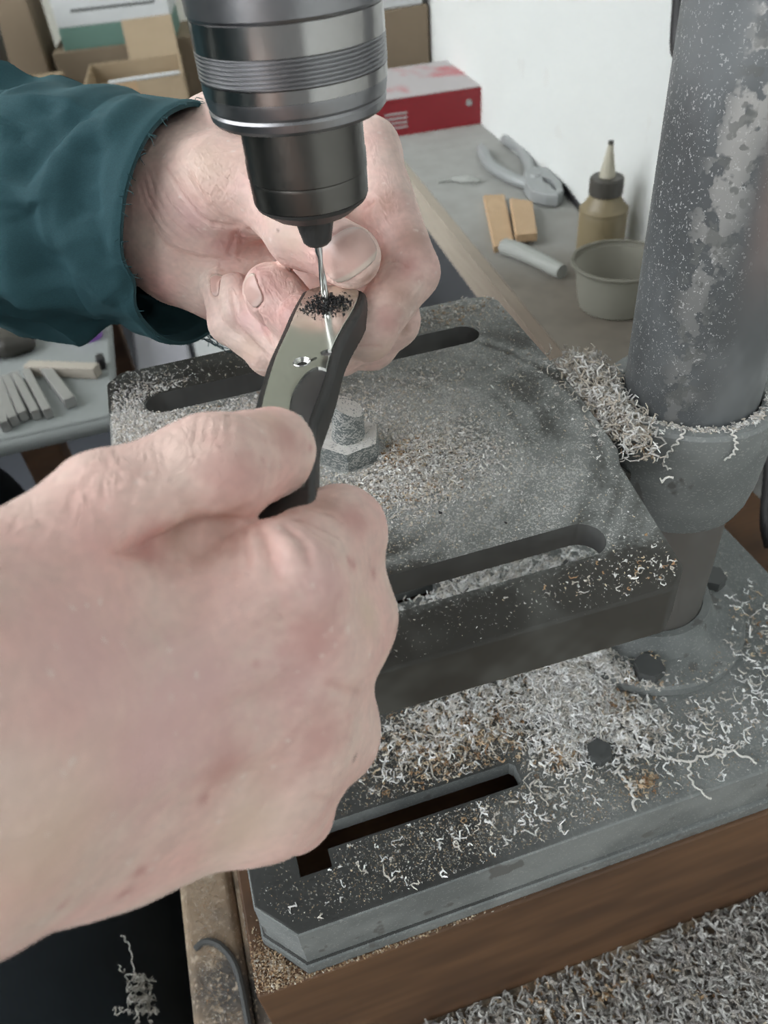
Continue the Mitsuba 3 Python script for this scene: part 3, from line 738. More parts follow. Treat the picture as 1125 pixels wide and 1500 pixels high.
L_LINES = [
    ([[-402,746,951],[-385,682,910],[-363,630,864],[-347,607,838],[-332,591,810],[-288,568,775],[-247,555,765],[-193,526,770]], 0.75, 1.1),
    ([[-328,673,967],[-319,629,935],[-309,595,900],[-281,563,853],[-245,545,804],[-206,531,778]], 0.5, 0.9),
    ([[-200,540,751],[-219,587,696],[-239,630,640],[-255,639,606]], 0.6, 0.9),
    ([[-194,543,740],[-194,610,665],[-197,644,601]], 0.6, 0.9),
    ([[-173,580,691],[-156,648,594]], 0.6, 0.9),
    ([[-169,511,757],[-135,491,729]], 0.8, 1.2),
    ([[-499,703,746],[-476,678,691],[-430,662,655],[-394,656,640],[-357,649,625],[-313,642,615],[-267,639,603]], 0.7, 1),
    ([[-495,800,936],[-496,774,901],[-498,752,864],[-487,729,832],[-477,710,799],[-466,693,765],[-434,673,730],[-403,660,692]], 0.3, 0.7),
    ([[-515,797,913],[-516,770,872],[-518,748,830],[-508,729,801],[-498,711,772],[-488,696,741],[-461,678,708],[-434,665,671]], 0.28, 0.7),
    ([[-472,793,947],[-470,760,907],[-467,732,865],[-457,712,838],[-447,695,810],[-437,681,780],[-413,665,756],[-390,653,731],[-366,645,704]], 0.28, 0.7),
    ([[-508,837,955],[-507,791,913]], 0.25, 0.7),
    ([[-449,786,955],[-445,759,929],[-440,734,902],[-436,712,873],[-419,682,838],[-402,660,799],[-380,640,777],[-357,626,753],[-335,617,727]], 0.25, 0.7),
    ([[-350,726,980],[-336,669,957],[-322,627,930],[-307,598,908],[-293,577,883]], 0.22, 0.6),
    ([[-378,709,945],[-367,668,922],[-355,636,897],[-343,611,869],[-325,588,848],[-307,573,824]], 0.22, 0.6),
    ([[-253,675,1002],[-253,626,972]], 0.2, 0.6),
    ([[-284,437,561],[-289,386,537],[-292,361,503],[-294,352,459],[-274,320,437],[-254,285,416],[-234,251,395],[-215,204,382]], 0.9, 1.1),
    ([[-216,246,560],[-208,237,524],[-197,254,474],[-190,221,448],[-185,184,426]], 0.9, 1.1),
    ([[282,177,668],[311,151,677],[336,112,660]], 0.9, 1.1),
    ([[283,134,662],[324,101,651]], 0.3, 0.8),
    ([[239,121,642],[269,93,642],[303,79,634]], 0.25, 0.7),
    ([[275,468,765],[293,437,785],[315,425,803]], 0.9, 1.3),
    ([[225,77,625],[256,56,618],[291,48,603]], 0.2, 0.7),
    ([[174,43,599],[205,21,592],[239,13,578]], 0.2, 0.7),
    ([[89,-56,488],[127,-70,486],[168,-67,475]], 0.8, 1.2),
    ([[32,234,872],[49,165,850]], 0.2, 0.7),
    ([[-302,639,596],[-279,622,560]], 0.5, 0.9),
]
R_SPOTS = [([-242, -1190, 603], 1.6, 'red'), ([-231, -1182, 578], 1.4, 'red'), ([-176, -1127, 475], 1.2, 'red'), ([-379, -1062, 849], 0.6, 'red'), ([-251, -908, 737], 1.2, 'red'), ([-329, -918, 838], 5, 'yellow'), ([-306, -941, 807], 6, 'red'), ([-660, -1582, 464], 1.2, 'red'), ([-613, -1542, 499], 7, 'red'), ([-504, -1409, 610], 1.0, 'red'), ([-343, -1463, 244], 0.9, 'dark'), ([-803, -1663, 425], 1.6, 'red'), ([-902, -1749, 551], 1.4, 'red'), ([-847, -1676, 389], 1.5, 'red'), ([-739, -1611, 683], 9, 'pink'), ([-433, -1407, 533], 9, 'pink'), ([-692, -1540, 682], 12, 'pink'), ([-313, -1302, 677], 8, 'pink'), ([-608, -1581, 314], 9, 'yellow'), ([-761, -1512, 878], 12, 'pink'), ([-601, -1455, 651], 10, 'pink'), ([-438, -1116, 857], 8, 'red'), ([-369, -1363, 590], 8, 'red'), ([-409, -1472, 381], 8, 'red'), ([-482, -1135, 766], 4.5, 'brown'), ([-556, -1167, 783], 4.5, 'brown'), ([-621, -1213, 822], 4, 'red'), ([-247, -1016, 634], 5, 'brown'), ([-191, -1050, 599], 5, 'red'), ([-226, -1250, 475], 5, 'yellow'), ([-865, -1764, 752], 12, 'yellow')]
L_SPOTS = [([-143, 233, 636], 6, 'red'), ([-119, 134, 596], 6, 'red'), ([-188, 305, 668], 5, 'red'), ([-260, 321, 484], 5, 'pink'), ([276, 44, 603], 8, 'brown'), ([404, 212, 715], 8, 'brown'), ([332, 385, 795], 7, 'brown'), ([212, -25, 543], 6, 'red'), ([169, -53, 431], 6, 'yellow'), ([303, 76, 445], 2.5, 'brown'), ([-272, 614, 955], 14, 'yellow'), ([-257, 617, 666], 7, 'pink'), ([-213, 568, 716], 5, 'red'), ([-361, 622, 792], 8, 'pink'), ([-46, 206, 805], 7, 'yellow'), ([167, 32, 696], 3, 'brown'), ([342, 115, 662], 5, 'red'), ([-274, 293, 369], 6, 'yellow'), ([-68, 334, 885], 7, 'yellow'), ([-204, 261, 472], 3, 'pink'), ([-55, 387, 901], 0.5, 'dark'), ([-87, 262, 824], 0.5, 'dark')]
NAILS = [
    ([0.01017, 0.00325, 0.07914], [-0.23802, -0.8389, 0.48948], [0.35818, -0.54426, -0.75861], 0.00720, 0.00980),
    ([-0.02238, 0.02803, 0.06223], [-0.7802, -0.42851, 0.45571], [-0.08343, 0.79329, 0.60311], 0.00620, 0.00400),
    ([-0.03243, 0.05614, 0.05434], [-0.39922, -0.25079, 0.88189], [0.27613, 0.88432, 0.37648], 0.00500, 0.00280),
]
FOLDS = [
    ([[-567,944,1115],[-591,895,1096],[-598,866,1083],[-613,831,1062],[-629,814,1046],[-632,788,1027],[-647,773,1009],[-668,752,979],[-681,739,959],[-687,710,925],[-698,699,902],[-701,673,866],[-711,665,841],[-707,647,814],[-703,631,787],[-710,626,760],[-708,612,718],[-685,581,701],[-674,571,671],[-660,565,627],[-662,567,599],[-683,1362,172],[-646,1250,174],[-602,1156,173],[-571,1091,158]], 2, 3),
    ([[-648,1026,1142],[-676,996,1128],[-710,991,1118],[-755,977,1103],[-782,982,1100],[-804,960,1069],[-837,960,1051],[-885,946,1015],[-929,935,992],[-937,926,983],[-978,920,971],[-998,898,954],[-998,898,954]], 6, 7),
    ([[-762,1113,1186],[-793,1080,1176],[-813,1057,1167],[-853,1053,1157],[-884,1061,1152],[-893,1052,1142],[-932,1056,1121],[-938,1049,1106],[-971,1065,1095]], 6, 7),
    ([[-667,862,1059],[-677,827,1033],[-699,805,1005],[-726,779,963],[-744,762,930],[-744,740,906],[-750,716,870],[-755,712,858],[-753,695,832]], 5, 7),
    ([[-974,853,893],[-979,848,864],[-969,827,819],[-973,823,790],[-977,821,761],[-981,819,717],[-964,808,673],[-969,806,616],[-970,810,557]], 6, 9),
    ([[-730,622,637],[-694,583,631],[-671,571,614],[-663,570,572],[-667,1326,181],[-627,1271,177],[-599,1208,178],[-550,1167,161],[-516,1100,156]], 3, 4),
    ([[-603,956,1115],[-647,908,1090],[-703,877,1055],[-726,853,1029],[-775,862,998],[-801,838,956],[-839,829,930],[-865,804,886],[-885,785,836],[-893,780,809],[-901,775,768],[-905,774,725],[-908,776,683]], -4.5, 9),
    ([[-445,1039,1130],[-468,966,1125],[-504,925,1117],[-541,885,1102],[-558,866,1092],[-576,847,1081],[-593,829,1067],[-609,812,1052],[-617,804,1044]], -3, 6),
    ([[-1147,1084,335],[-1128,1096,294],[-1074,1110,259],[-1028,1119,239],[-996,1143,190],[-930,1146,191],[-864,1160,176],[-757,768,358],[-694,683,385]], 4, 6),
    ([[-1050,882,809],[-1056,875,765],[-1063,867,721],[-1069,860,677],[-1075,854,631],[-1082,847,598],[-1060,837,551],[-1062,837,502],[-1098,1069,358]], -4, 8),
    ([[-829,734,801],[-811,706,757],[-815,705,730],[-808,695,687],[-811,696,645],[-790,677,615],[-767,659,571],[-754,654,543],[-728,645,500]], -3, 7),
]
TINT = {'red': (0.53, 0.27, 0.245), 'pink': (0.66, 0.42, 0.40), 'yellow': (0.67, 0.50, 0.40), 'brown': (0.40, 0.235, 0.185), 'dark': (0.22, 0.11, 0.09)}


def skin_color(v, spots, lines, base=(0.70, 0.50, 0.44)):
    a = meshkit.fbm(v * 55, 4, 2)[:, None]
    b = meshkit.fbm(v * 160, 3, 7)[:, None]
    c = meshkit.fbm(v * 700, 2, 11)[:, None]
    col = np.array(base) * (1 + 0.22 * (b - 0.5) + 0.22 * (c - 0.5))
    col = col * (1 + (a - 0.5) * np.array([-0.02, -0.46, -0.40]))
    for p, r, k in spots:
        d = np.linalg.norm(v - np.array(p) * 1e-4, axis=1) / (r * 1e-3)
        d = d * (1 + 0.9 * (meshkit.fbm(v * 420, 2, 3) - 0.5))
        w = (np.exp(-(d ** 2)) * (0.72 if r > 2.9 else 0.8))[:, None]
        col = col * (1 - w) + np.array(TINT[k]) * w
    pores = np.clip((meshkit.noise(v * 520, 5) - 0.86) / 0.08, 0, 1)[:, None] * (meshkit.noise(v * 90, 8)[:, None] > 0.42)
    col = col + (np.array([0.80, 0.68, 0.62]) - col) * 0.6 * pores
    g = np.zeros(len(v))
    for pts, dp, w in lines:
        if dp > 0 and w < 3:
            pts = np.array(pts) * 1e-4
            m = np.where(((v > pts.min(0) - 0.003) & (v < pts.max(0) + 0.003)).all(1))[0]
            best = np.full(len(m), 9.0)
            for k in range(len(pts) - 1):
                best = np.minimum(best, seg_dist(v[m], pts[k], pts[k + 1])[0])
            g[m] = np.maximum(g[m], np.exp(-(best / (0.5e-3 * w)) ** 2) * min(1, dp * 1.3))
    return np.clip(col * (1 - g[:, None] * np.array([0.10, 0.17, 0.18])), 0, 1)


def make_hand(f, lo, hi, h, lines, spots, label, tint=(1, 1, 1), nails=()):
    v, t, n = skin_mesh(f, lo, hi, h)
    d = groove(v, n, [(np.array(p) * 1e-4, dp * 1e-3, w * 1e-3) for p, dp, w in lines])
    d += 0.0005 * (meshkit.fbm(v * 170, 3, 9) - 0.5) + 0.0007 * (meshkit.fbm(v * 70, 2, 4) - 0.5)
    for c, nn, a, ha, hb in nails:                # the nail beds
        c, nn, a = map(np.array, (c, nn, a))
        q = v - c
        u, w = (q @ a) / ha, (q @ np.cross(nn, a)) / hb
        rim = (np.abs(u) ** 2.8 + np.abs(w) ** 2.8) ** (1 / 2.8)
        on = (np.abs(q @ nn) < 0.008) & (n @ nn > 0)
        d = np.where(on & (rim < 1.0), -0.0005, d)
        d = np.where(on, d - 0.00045 * np.exp(-((rim - 1.04) * min(ha, hb) / 0.0006) ** 2) + 0.0004 * np.exp(-((rim - 1.25) * min(ha, hb) / 0.0013) ** 2) * (rim > 1.1), d)
    col = skin_color(v, spots, lines) * np.array(tint)
    key = put('person__hand', trimesh.Trimesh(v + n * d[:, None], t, process=False), 'skin', True, color=col)
    labels[key] = {'label': label}
    return key


rh = make_hand(r_f, [-0.45, -0.240, -0.06], [0.02, -0.05, 0.125], 0.0009, R_LINES, R_SPOTS, 'near hand closed round the knife handle, back of the hand shown')
lh = make_hand(l_f, [-0.225, -0.06, -0.02], [0.09, 0.265, 0.16], 0.0009, L_LINES, L_SPOTS, 'far hand steadying the end of the knife handle, palm shown', (1.0, 1.0, 1.01), NAILS)


def add_nail(c, n, a, ha, hb, ridge):
    c, n, a = map(np.array, (c, n, a))
    b = np.cross(n, a)
    def f(p):
        q = p - c
        u, w = (q @ a) / ha, (q @ b) / hb
        u = np.where(u > 0, u * 1.0, u * 0.95)
        rim = (np.abs(u) ** 2.8 + np.abs(w) ** 2.8) ** (1 / 2.8) - 1
        return np.maximum(np.maximum(np.abs(l_f(p) + 0.00022) - 0.00042, rim * min(ha, hb)), np.abs(q @ n) - 0.008)
    R_ = 1.25 * max(ha, hb) + 0.002
    v, t, nn = skin_mesh(f, c - R_, c + R_, 0.00035)
    u, w = ((v - c) @ a) / ha, ((v - c) @ b) / hb
    edge = np.clip((u - 0.72 + 0.25 * w * w) / 0.12, 0, 1)[:, None]
    moon = np.clip((-0.62 - u) / 0.2, 0, 1)[:, None]
    col = np.array([[0.63, 0.42, 0.37]]) * (1 + 0.10 * (meshkit.fbm(v * 250, 2, 5)[:, None] - 0.5))
    col = col * (1 - edge) + np.array([0.66, 0.54, 0.47]) * edge
    col = col * (1 - 0.5 * moon) + np.array([0.68, 0.56, 0.52]) * 0.5 * moon
    rimm = np.clip(((np.abs(u) ** 2.8 + np.abs(w) ** 2.8) ** (1 / 2.8) - 0.93) / 0.06, 0, 1)[:, None]
    col = col * (1 - 0.12 * rimm)
    put(lh + '__nail', trimesh.Trimesh(v, t, process=False), 'nail', True, color=col)


for k, q in enumerate(NAILS):
    add_nail(*q, k)

# ------------------------------------------------------------------ clothes
def sleeve(centres, radii, folds, seed, nv=220, nu=240, thick=0.0016, wob=0.05, inside=0.35, creases=()):
    """A cloth tube along the centres, open at its first end, with an inner face and folds: (u0, v0, slope, width, height)."""
    c = bez(centres, 24)
    s = np.r_[0, np.cumsum(np.linalg.norm(np.diff(c, axis=0), axis=1))]
    L = s[-1]
    uu = np.linspace(0, 1, nu) ** 1.35
    cc = np.stack([np.interp(uu * L, s, c[:, k]) for k in range(3)], 1)
    rr = np.interp(uu, np.linspace(0, 1, len(radii)), radii)
    t = np.gradient(cc, axis=0)
    t /= np.linalg.norm(t, axis=1, keepdims=True)
    a = np.cross(t, [0, 0, 1.0])
    a /= np.linalg.norm(a, axis=1, keepdims=True)
    b = np.cross(a, t)
    v = np.arange(nv) * 2 * np.pi / nv
    U, V = np.meshgrid(uu * L, v, indexing='ij')
    q = np.stack([np.cos(V) * 2, np.sin(V) * 2, U * 40], -1)
    hem = np.clip(U / 0.03, 0, 1)
    disp = wob * (meshkit.fbm(q + seed, 3) - 0.5) * (0.3 + 0.7 * hem)
    fq = np.stack([U / 0.021 + 0.9 * np.sin(V + 0.6) + 0.35 * V, 1.4 * np.cos(V), 1.4 * np.sin(V) + seed], -1)
    rg = 1 - np.abs(2 * meshkit.noise(fq, seed) - 1)
    fq2 = np.stack([U / 0.034 - 0.8 * np.sin(V) + 3, 1.1 * np.cos(V) + 5, 1.1 * np.sin(V) - seed], -1)
    rg2 = 1 - np.abs(2 * meshkit.noise(fq2, seed + 3) - 1)
    disp += np.clip((U - 0.030) / 0.02, 0, 1) * (0.13 * (rg ** 1.8 - 0.30) + 0.20 * (rg2 ** 2.2 - 0.30)) + 0.03 * (rg2 - 0.5) * hem
    for u0, v0, slope, w, hgt in folds[:0]:
        dv = (V - v0 + np.pi) % (2 * np.pi) - np.pi
        dd = (U - u0 - slope * dv)
        disp += hgt * np.exp(-(dd / w) ** 2) * np.exp(-(dv / 1.15) ** 2)
    disp += 0.018 * np.exp(-((U - 0.0035) / 0.003) ** 2) - 0.016 * np.exp(-((U - 0.030) / 0.0016) ** 2) - 0.016 * np.exp(-((U - 0.0345) / 0.0012) ** 2)
    R = rr[:, None] * (1 + disp)
    def grid(R):
        return cc[:, None] + R[..., None] * (np.cos(V)[..., None] * a[:, None] + np.sin(V)[..., None] * b[:, None])
    o = grid(R)
    if creases:
        g = o.reshape(-1, 3)
        mid = np.repeat(cc, nv, 0)
        out_ = (g - mid) / np.linalg.norm(g - mid, axis=1, keepdims=True)
        g = g + out_ * groove(g, out_, [(np.array(p_) * 1e-4, dp * 1e-3, w * 1e-3) for p_, dp, w in creases])[:, None]
        o = g.reshape(o.shape)
    inn = o - thick * ((o - cc[:, None]) / np.linalg.norm(o - cc[:, None], axis=2, keepdims=True))
    k = int(nu * inside)
    rows = np.concatenate([inn[:k][::-1], o], 0)
    m = len(rows)
    i, j = np.meshgrid(np.arange(m - 1), np.arange(nv), indexing='ij')
    f = np.stack([i * nv + j, i * nv + (j + 1) % nv, (i + 1) * nv + (j + 1) % nv, (i + 1) * nv + j], -1).reshape(-1, 4)
    vv = np.vstack([rows.reshape(-1, 3), rows[0].mean(0), rows[-1].mean(0)])
    j, e = np.arange(nv), (m - 1) * nv
    ends = [np.stack([(j + 1) % nv, j, j * 0 + m * nv], 1), np.stack([e + j, e + (j + 1) % nv, j * 0 + m * nv + 1], 1)]
    me = trimesh.Trimesh(vv, np.vstack([f[:, [0, 1, 2]], f[:, [0, 2, 3]]] + ends), process=False)
    if me.volume < 0:
        me.invert()
    return me, o


LS = [deep(287, 338, .331), deep(240, 328, .3355), deep(150, 312, .346), deep(40, 304, .366), np.array([-0.175, 0.215, 0.075]), np.array([-0.30, 0.25, 0.10]), np.array([-0.52, 0.21, 0.17]), np.array([-0.68, 0.15, 0.28])]
sl_mesh, sl_grid = sleeve(LS, [.0485, .0495, .053, .059, .066, .070, .078, .085],
    [(0.060, 1.9, 0.030, 0.007, 0.16), (0.078, 1.6, 0.034, 0.006, -0.10), (0.098, 1.7, 0.036, 0.009, 0.20), (0.118, 2.3, 0.030, 0.007, -0.10), (0.136, 1.9, 0.036, 0.010, 0.20), (0.07, 2.9, -0.03, 0.008, 0.14), (0.10, 3.0, -0.03, 0.007, -0.10), (0.16, 1.5, 0.03, 0.008, -0.12), (0.185, 2.0, 0.03, 0.012, 0.20), (0.06, 3.9, 0.03, 0.009, 0.12), (0.11, 3.6, -0.02, 0.010, 0.14), (0.085, 0.7, 0.03, 0.010, 0.14), (0.125, 0.8, 0.03, 0.009, -0.12)], 3, creases=FOLDS)
RS = [np.array([-0.215, -0.170, 0.075]), np.array([-0.27, -0.18, 0.075]), np.array([-0.38, -0.185, 0.08]), np.array([-0.54, -0.15, 0.17]), np.array([-0.68, -0.10, 0.28])]
sr_mesh, _ = sleeve(RS, [.050, .056, .066, .075, .085], [(0.05, 1.2, 0.02, 0.012, 0.08), (0.10, 2.5, -0.02, 0.014, 0.08)], 8, nv=72, nu=70)
torso_f = flesh([([(mm(-0.74, 0.03, -0.34), mm(-0.76, 0.02, 0.30), 0.13, 0.11), (mm(-0.74, -0.03, -0.34), mm(-0.74, -0.09, 0.30), 0.12, 0.10), (mm(-0.74, 0.09, -0.34), mm(-0.74, 0.13, 0.30), 0.12, 0.10)], 0.06, 0.05)])
tv, tt, _ = skin_mesh(torso_f, [-0.95, -0.3, -0.55], [-0.5, 0.35, 0.5], 0.012)
jacket = join(sl_mesh, sr_mesh, trimesh.Trimesh(tv, tt, process=False))
put('person__jacket', jacket, 'fabric', True)
labels['person__jacket'] = {'label': 'dark teal work jacket with a frayed cuff'}
# frayed threads round the cuff
rng = np.random.default_rng(5)
rim = sl_grid[0]
thr = []
for k in range(150):
    j = rng.integers(0, len(rim))
    p = rim[j] + rng.normal(0, 0.0006, 3)
    if 28 < j < 110 or rng.random() < 0.3:
        d = (LS[0] - LS[1]) / np.linalg.norm(LS[0] - LS[1]) * rng.uniform(0.0005, 0.003) + rng.normal(0, 0.0011, 3)
        thr.append(tube([p, p + d * 0.6, p + d + rng.normal(0, 0.0004, 3)], [0.00018, 0.00015, 0.0001], 3, False))
low = min(range(len(rim)), key=lambda j: rim[j][2])
for k in range(22):
    p = rim[(low + rng.integers(-7, 8)) % len(rim)]
    e = p + np.array([rng.normal(0.006, 0.005), rng.normal(0, 0.004), -rng.uniform(0.003, 0.0095)])
    thr.append(tube(bez([p, (p + e) / 2 + rng.normal(0, 0.002, 3), e], 5), 0.00022, 3, False))
put('person__jacket__cuff_threads', join(*thr), 'fabric', False)
labels['person__jacket__cuff_threads'] = {'kind': 'stuff'}

leg_f = flesh([([(mm(-0.70, -0.03, -0.47), mm(-0.240, -0.055, -0.408), .095, .086), (mm(-0.240, -0.055, -0.408), mm(-0.242, 0.07, -0.415), .086, .084), (mm(-0.240, -0.035, -0.405), mm(-0.30, -0.06, -0.95), .084, .055)], 0.03, 0.03),
               ([(mm(-0.70, 0.12, -0.47), mm(-0.335, 0.455, -0.335), .095, .082), (mm(-0.335, 0.455, -0.335), mm(-0.42, 0.36, -0.95), .078, .055)], 0.03, 0.05)])
lv, lt, ln = skin_mesh(leg_f, [-0.85, -0.2, -1.03], [-0.14, 0.58, -0.18], 0.006)
lv = lv - [0.008, 0, 0] + ln * (0.010 * (meshkit.fbm(lv * [14, 30, 18], 3, 4) - 0.5))[:, None]
put('person__trousers', trimesh.Trimesh(lv, lt, process=False), 'trouser', True)
labels['person__trousers'] = {'label': 'black work trousers'}
tag('person', 'worker in a dark teal jacket holding a knife handle under the drill with both hands', 'person')

# ------------------------------------------------------------------ things on the side bench
WA = math.degrees(math.atan(0.077))               # the wall's turn
def flat_bar(a, b, w, z, h, r=0.0012):
    """A rounded bar lying from a to b."""
    a, b = np.asarray(a[:2]), np.asarray(b[:2])
    L = np.linalg.norm(b - a)
    m = rbox([0, -w / 2, 0], [L, w / 2, h], r)
    return place(m, (a[0], a[1], z), rz=math.degrees(math.atan2(*(b - a)[::-1])))

# red steel box against the wall
RA = -4.0
rb = m3.Manifold.batch_hull([m3.Manifold.cylinder(0.047, r, r, 24).translate([x, y, 0]) for x, y, r in ((0.004, 0.004, 0.004), (0.174, 0.004, 0.004), (0.165, 0.165, 0.012), (0.012, 0.165, 0.012))])
redpos = (0.2515, 0.885, SZ)
put('red_box__body', place(rb, redpos, RA), 'red_paint', 30)
put('red_box__lid', place(rbox([0.002, 0.002, 0.0471], [0.173, 0.172, 0.0488], 0.0008), redpos, RA), 'red_dusty', 30)
put('red_box__screw', place(m3.Manifold.cylinder(0.002, 0.0045, 0.004, 24).rotate([90, 0, 0]).translate([0.148, 0.0002, 0.030]), redpos, RA), 'plier_steel', 30)
put('red_box__side_plate', place(rbox([0.1742, 0.001, 0.0], [0.1775, 0.150, 0.0475], 0.0006), redpos, RA), 'bolt_dark', 30)
for k in range(4):
    put('red_box__vent_slot', place(rbox([0.026, -0.0006, 0.010 + k * 0.006], [0.058, 0.0002, 0.0125 + k * 0.006], 0.0003, 4), redpos, RA), 'red_dusty', 30)
tag('red_box', 'flat red steel box with a dusty top against the white wall', 'box')

# pliers, open, pointing to the camera
pl = [at(x, y, SZ) for x, y in ((704, 224), (718, 250), (745, 268), (775, 280))]
ph = [at(x, y, SZ) for x, y in ((738, 211), (761, 226), (773, 247), (781, 274))]
def handle(pts, r):
    c = bez([p + [0, 0, 0.007] for p in pts], 12)
    m = tube(c, r, 12)
    m.vertices[:, 2] = SZ + 0.0075 + (m.vertices[:, 2] - (SZ + 0.007)) * 0.95
    return m
put('pliers__handle', handle(pl, np.interp(np.linspace(0, 1, 36), [0, .1, .6, 1], [.005, .0072, .0072, .0065])), 'plier_steel')
put('pliers__handle', handle(ph, np.interp(np.linspace(0, 1, 36), [0, .1, .6, 1], [.005, .0072, .0072, .0065])), 'plier_steel')
jaw = sg.Polygon([tuple(at(x, y, SZ)[:2]) for x, y in ((768, 268), (786, 262), (802, 266), (818, 283), (823, 298), (815, 305), (800, 304), (778, 298), (769, 285))]).buffer(0.002).buffer(-0.001)
tooth = sg.Polygon([tuple(at(x, y, SZ)[:2]) for x, y in ((793, 279), (806, 282), (814, 295), (812, 300), (803, 291), (794, 285))])
put('pliers__jaws', prism(jaw, SZ + 0.0025, SZ + 0.0155, 0.002) - prism(tooth, SZ - 0.01, SZ + 0.05), 'plier_steel', 30)
pv = at(783, 277, SZ)
put('pliers__pivot', m3.Manifold.cylinder(0.0025, 0.0065, 0.0055, 32).translate([pv[0], pv[1], SZ + 0.0150]), 'plier_steel', 30)
tag('pliers', 'open steel pliers lying on the dusty side bench', 'pliers')

# two pale wooden scales and a grey rod
def quad_prism(px, z0, z1, bev=0.001):
    return prism(sg.Polygon([tuple(at(x, y, z1)[:2]) for x, y in px]), z0, z1, bev)
put('wood_slip', quad_prism([(708, 285), (739, 284), (753, 353), (724, 361)], SZ + 0.0003, SZ + 0.007), 'wood_pale', 30)
tag('wood_slip', 'longer pale wooden slip lying nearer the bench edge', 'wood piece')
ws = quad_prism([(747, 289), (780, 294), (787, 341), (756, 343)], SZ + 0.006, SZ + 0.014)
put('wood_slip_001', ws, 'wood_pale', 30)
tag('wood_slip_001', 'shorter pale wooden slip beside the pliers jaws', 'wood piece')
rod = bez([at(735, 372, SZ) + [0, 0, .0085], at(760, 380, SZ) + [0, 0, .0085], at(790, 394, SZ) + [0, 0, .0085], at(822, 411, SZ) + [0, 0, .0085]], 8)
put('grey_rod', tube(rod, np.interp(np.linspace(0, 1, len(rod)), [0, .03, .3, 1], [.006, .0083, .0083, .0066]), 20), 'rod_grey', 40)
tag('grey_rod', 'short dusty grey rod lying in front of the wooden slips', 'rod')
rng = np.random.default_rng(11)
a = at(643, 268, SZ); b = at(700, 268, SZ)
pts = [a + (b - a) * t + np.array([0, rng.normal(0, .004), 0]) for t in np.linspace(0, 1, 6)]
sc_ = m3.Manifold.batch_hull([m3.Manifold.sphere(.002, 8).translate(list(p + [0, 0, .002])) for p in pts[:3]]) + m3.Manifold.batch_hull([m3.Manifold.sphere(.003, 8).translate(list(p + [0, 0, .003 + .004 * (k == 4)])) for k, p in enumerate(pts) if k >= 2])
put('crumpled_scrap', sc_, 'rod_grey', 20)
tag('crumpled_scrap', 'small crumpled scrap lying behind the wooden slips', 'scrap')
# long dark file standing against the wall
fa, fb = at(772, 222, SZ), at(853, 309, SZ)
fdir = (fb - fa) / np.linalg.norm(fb - fa)
ang = math.degrees(math.atan2(fdir[1], fdir[0]))
L = np.linalg.norm(fb - fa)
fl_ = prism(sg.Polygon([(0, 0), (L * .35, 0), (L, 0), (L, .004), (L * .55, .019), (L * .3, .021), (0, .012)]), 0, 0.004, 0.0008).rotate([90, 0, 0])
put('black_file', place(fl_, (fa[0], fa[1], SZ + 0.0004), ang), 'black_rubber', 30)
tag('black_file', 'long black tapered blade standing against the white wall behind the pliers', 'blade')

# glue bottle
bp = (0.3465, 0.4020, SZ)
z = SZ
put('glue_bottle__body', lathe([(0.0001, z), (0.0205, z), (0.0218, z + .0015), (0.0222, z + .004), (0.0222, z + .044), (0.0214, z + .0470), (0.0226, z + .0476), (0.0226, z + .0500), (0.0208, z + .0520), (0.0195, z + .0530), (0.0150, z + .0600), (0.0126, z + .0630), (0.0001, z + .0630)], bp[:2] + (0,), 64), 'bottle_plastic', 35)
put('glue_bottle__cap', lathe([(0.0001, z + .0631), (0.0150, z + .0631), (0.0156, z + .0640), (0.0154, z + .0770), (0.0140, z + .0785), (0.0001, z + .0785)], bp[:2] + (0,), 48), 'bottle_cap', 35)
put('glue_bottle__nozzle', lathe([(0.0001, z + .0786), (0.0074, z + .0786), (0.0066, z + .083), (0.0026, z + .103), (0.0024, z + .106), (0.0001, z + .106)], bp[:2] + (0,), 40), 'nozzle_plastic', 35)
put('glue_bottle__nozzle__tip', lathe([(0.0001, z + .1061), (0.0025, z + .1061), (0.0023, z + .109), (0.0001, z + .1095)], bp[:2] + (0,), 24), 'bottle_cap', 35)
tag('glue_bottle', 'brownish glue bottle with a pointed nozzle by the white wall', 'bottle')

# translucent plastic bowl with some debris
bx, by = 0.3135, 0.3120
put('plastic_bowl', lathe([(0.0001, z + .0006), (0.029, z + .0006), (0.031, z + .0016), (0.0335, z + .012), (0.0362, z + .034), (0.0372, z + .038), (0.0410, z + .0395), (0.0420, z + .0415), (0.0410, z + .0425), (0.0385, z + .0422)], (bx, by, 0), 80), 'bowl_plastic', 50)
tag('plastic_bowl', 'cloudy plastic bowl on the side bench in front of the bottle', 'bowl')

# black hose hanging behind the column, wooden offcut behind the base
hs = bez([np.array([0.355, 0.38, 0.9]), np.array([0.358, 0.37, 0.4]), deep(998, 0, .575), deep(1012, 75, .565), deep(1045, 250, .565), deep(1090, 450, .54), deep(1124, 590, .525), deep(1133, 680, .515), deep(1128, 760, .505), deep(1135, 800, .50)], 10)
put('black_hose', tube(hs, 0.0065, 14), 'black_rubber', 50)
tag('black_hose', 'black hose hanging by the white wall behind the column', 'hose')
q0 = np.array([0.30, 0.118, BZ])

# ------------------------------------------------------------------ far end: a table of boxes
put('far_table__top', rbox([-1.3, 1.40, -0.29], [0.30, 2.3, -0.26], 0.003), 'wood_brown')
for x, y in ((-1.2, 1.5), (0.22, 1.5), (-1.2, 2.2), (0.22, 2.2)):
    put('far_table__leg', rbox([x - .03, y - .03, -1.05], [x + .03, y + .03, -0.29], 0.003), 'wood_brown')
tag('far_table', 'brown table at the far end of the workshop carrying cardboard boxes', 'table')
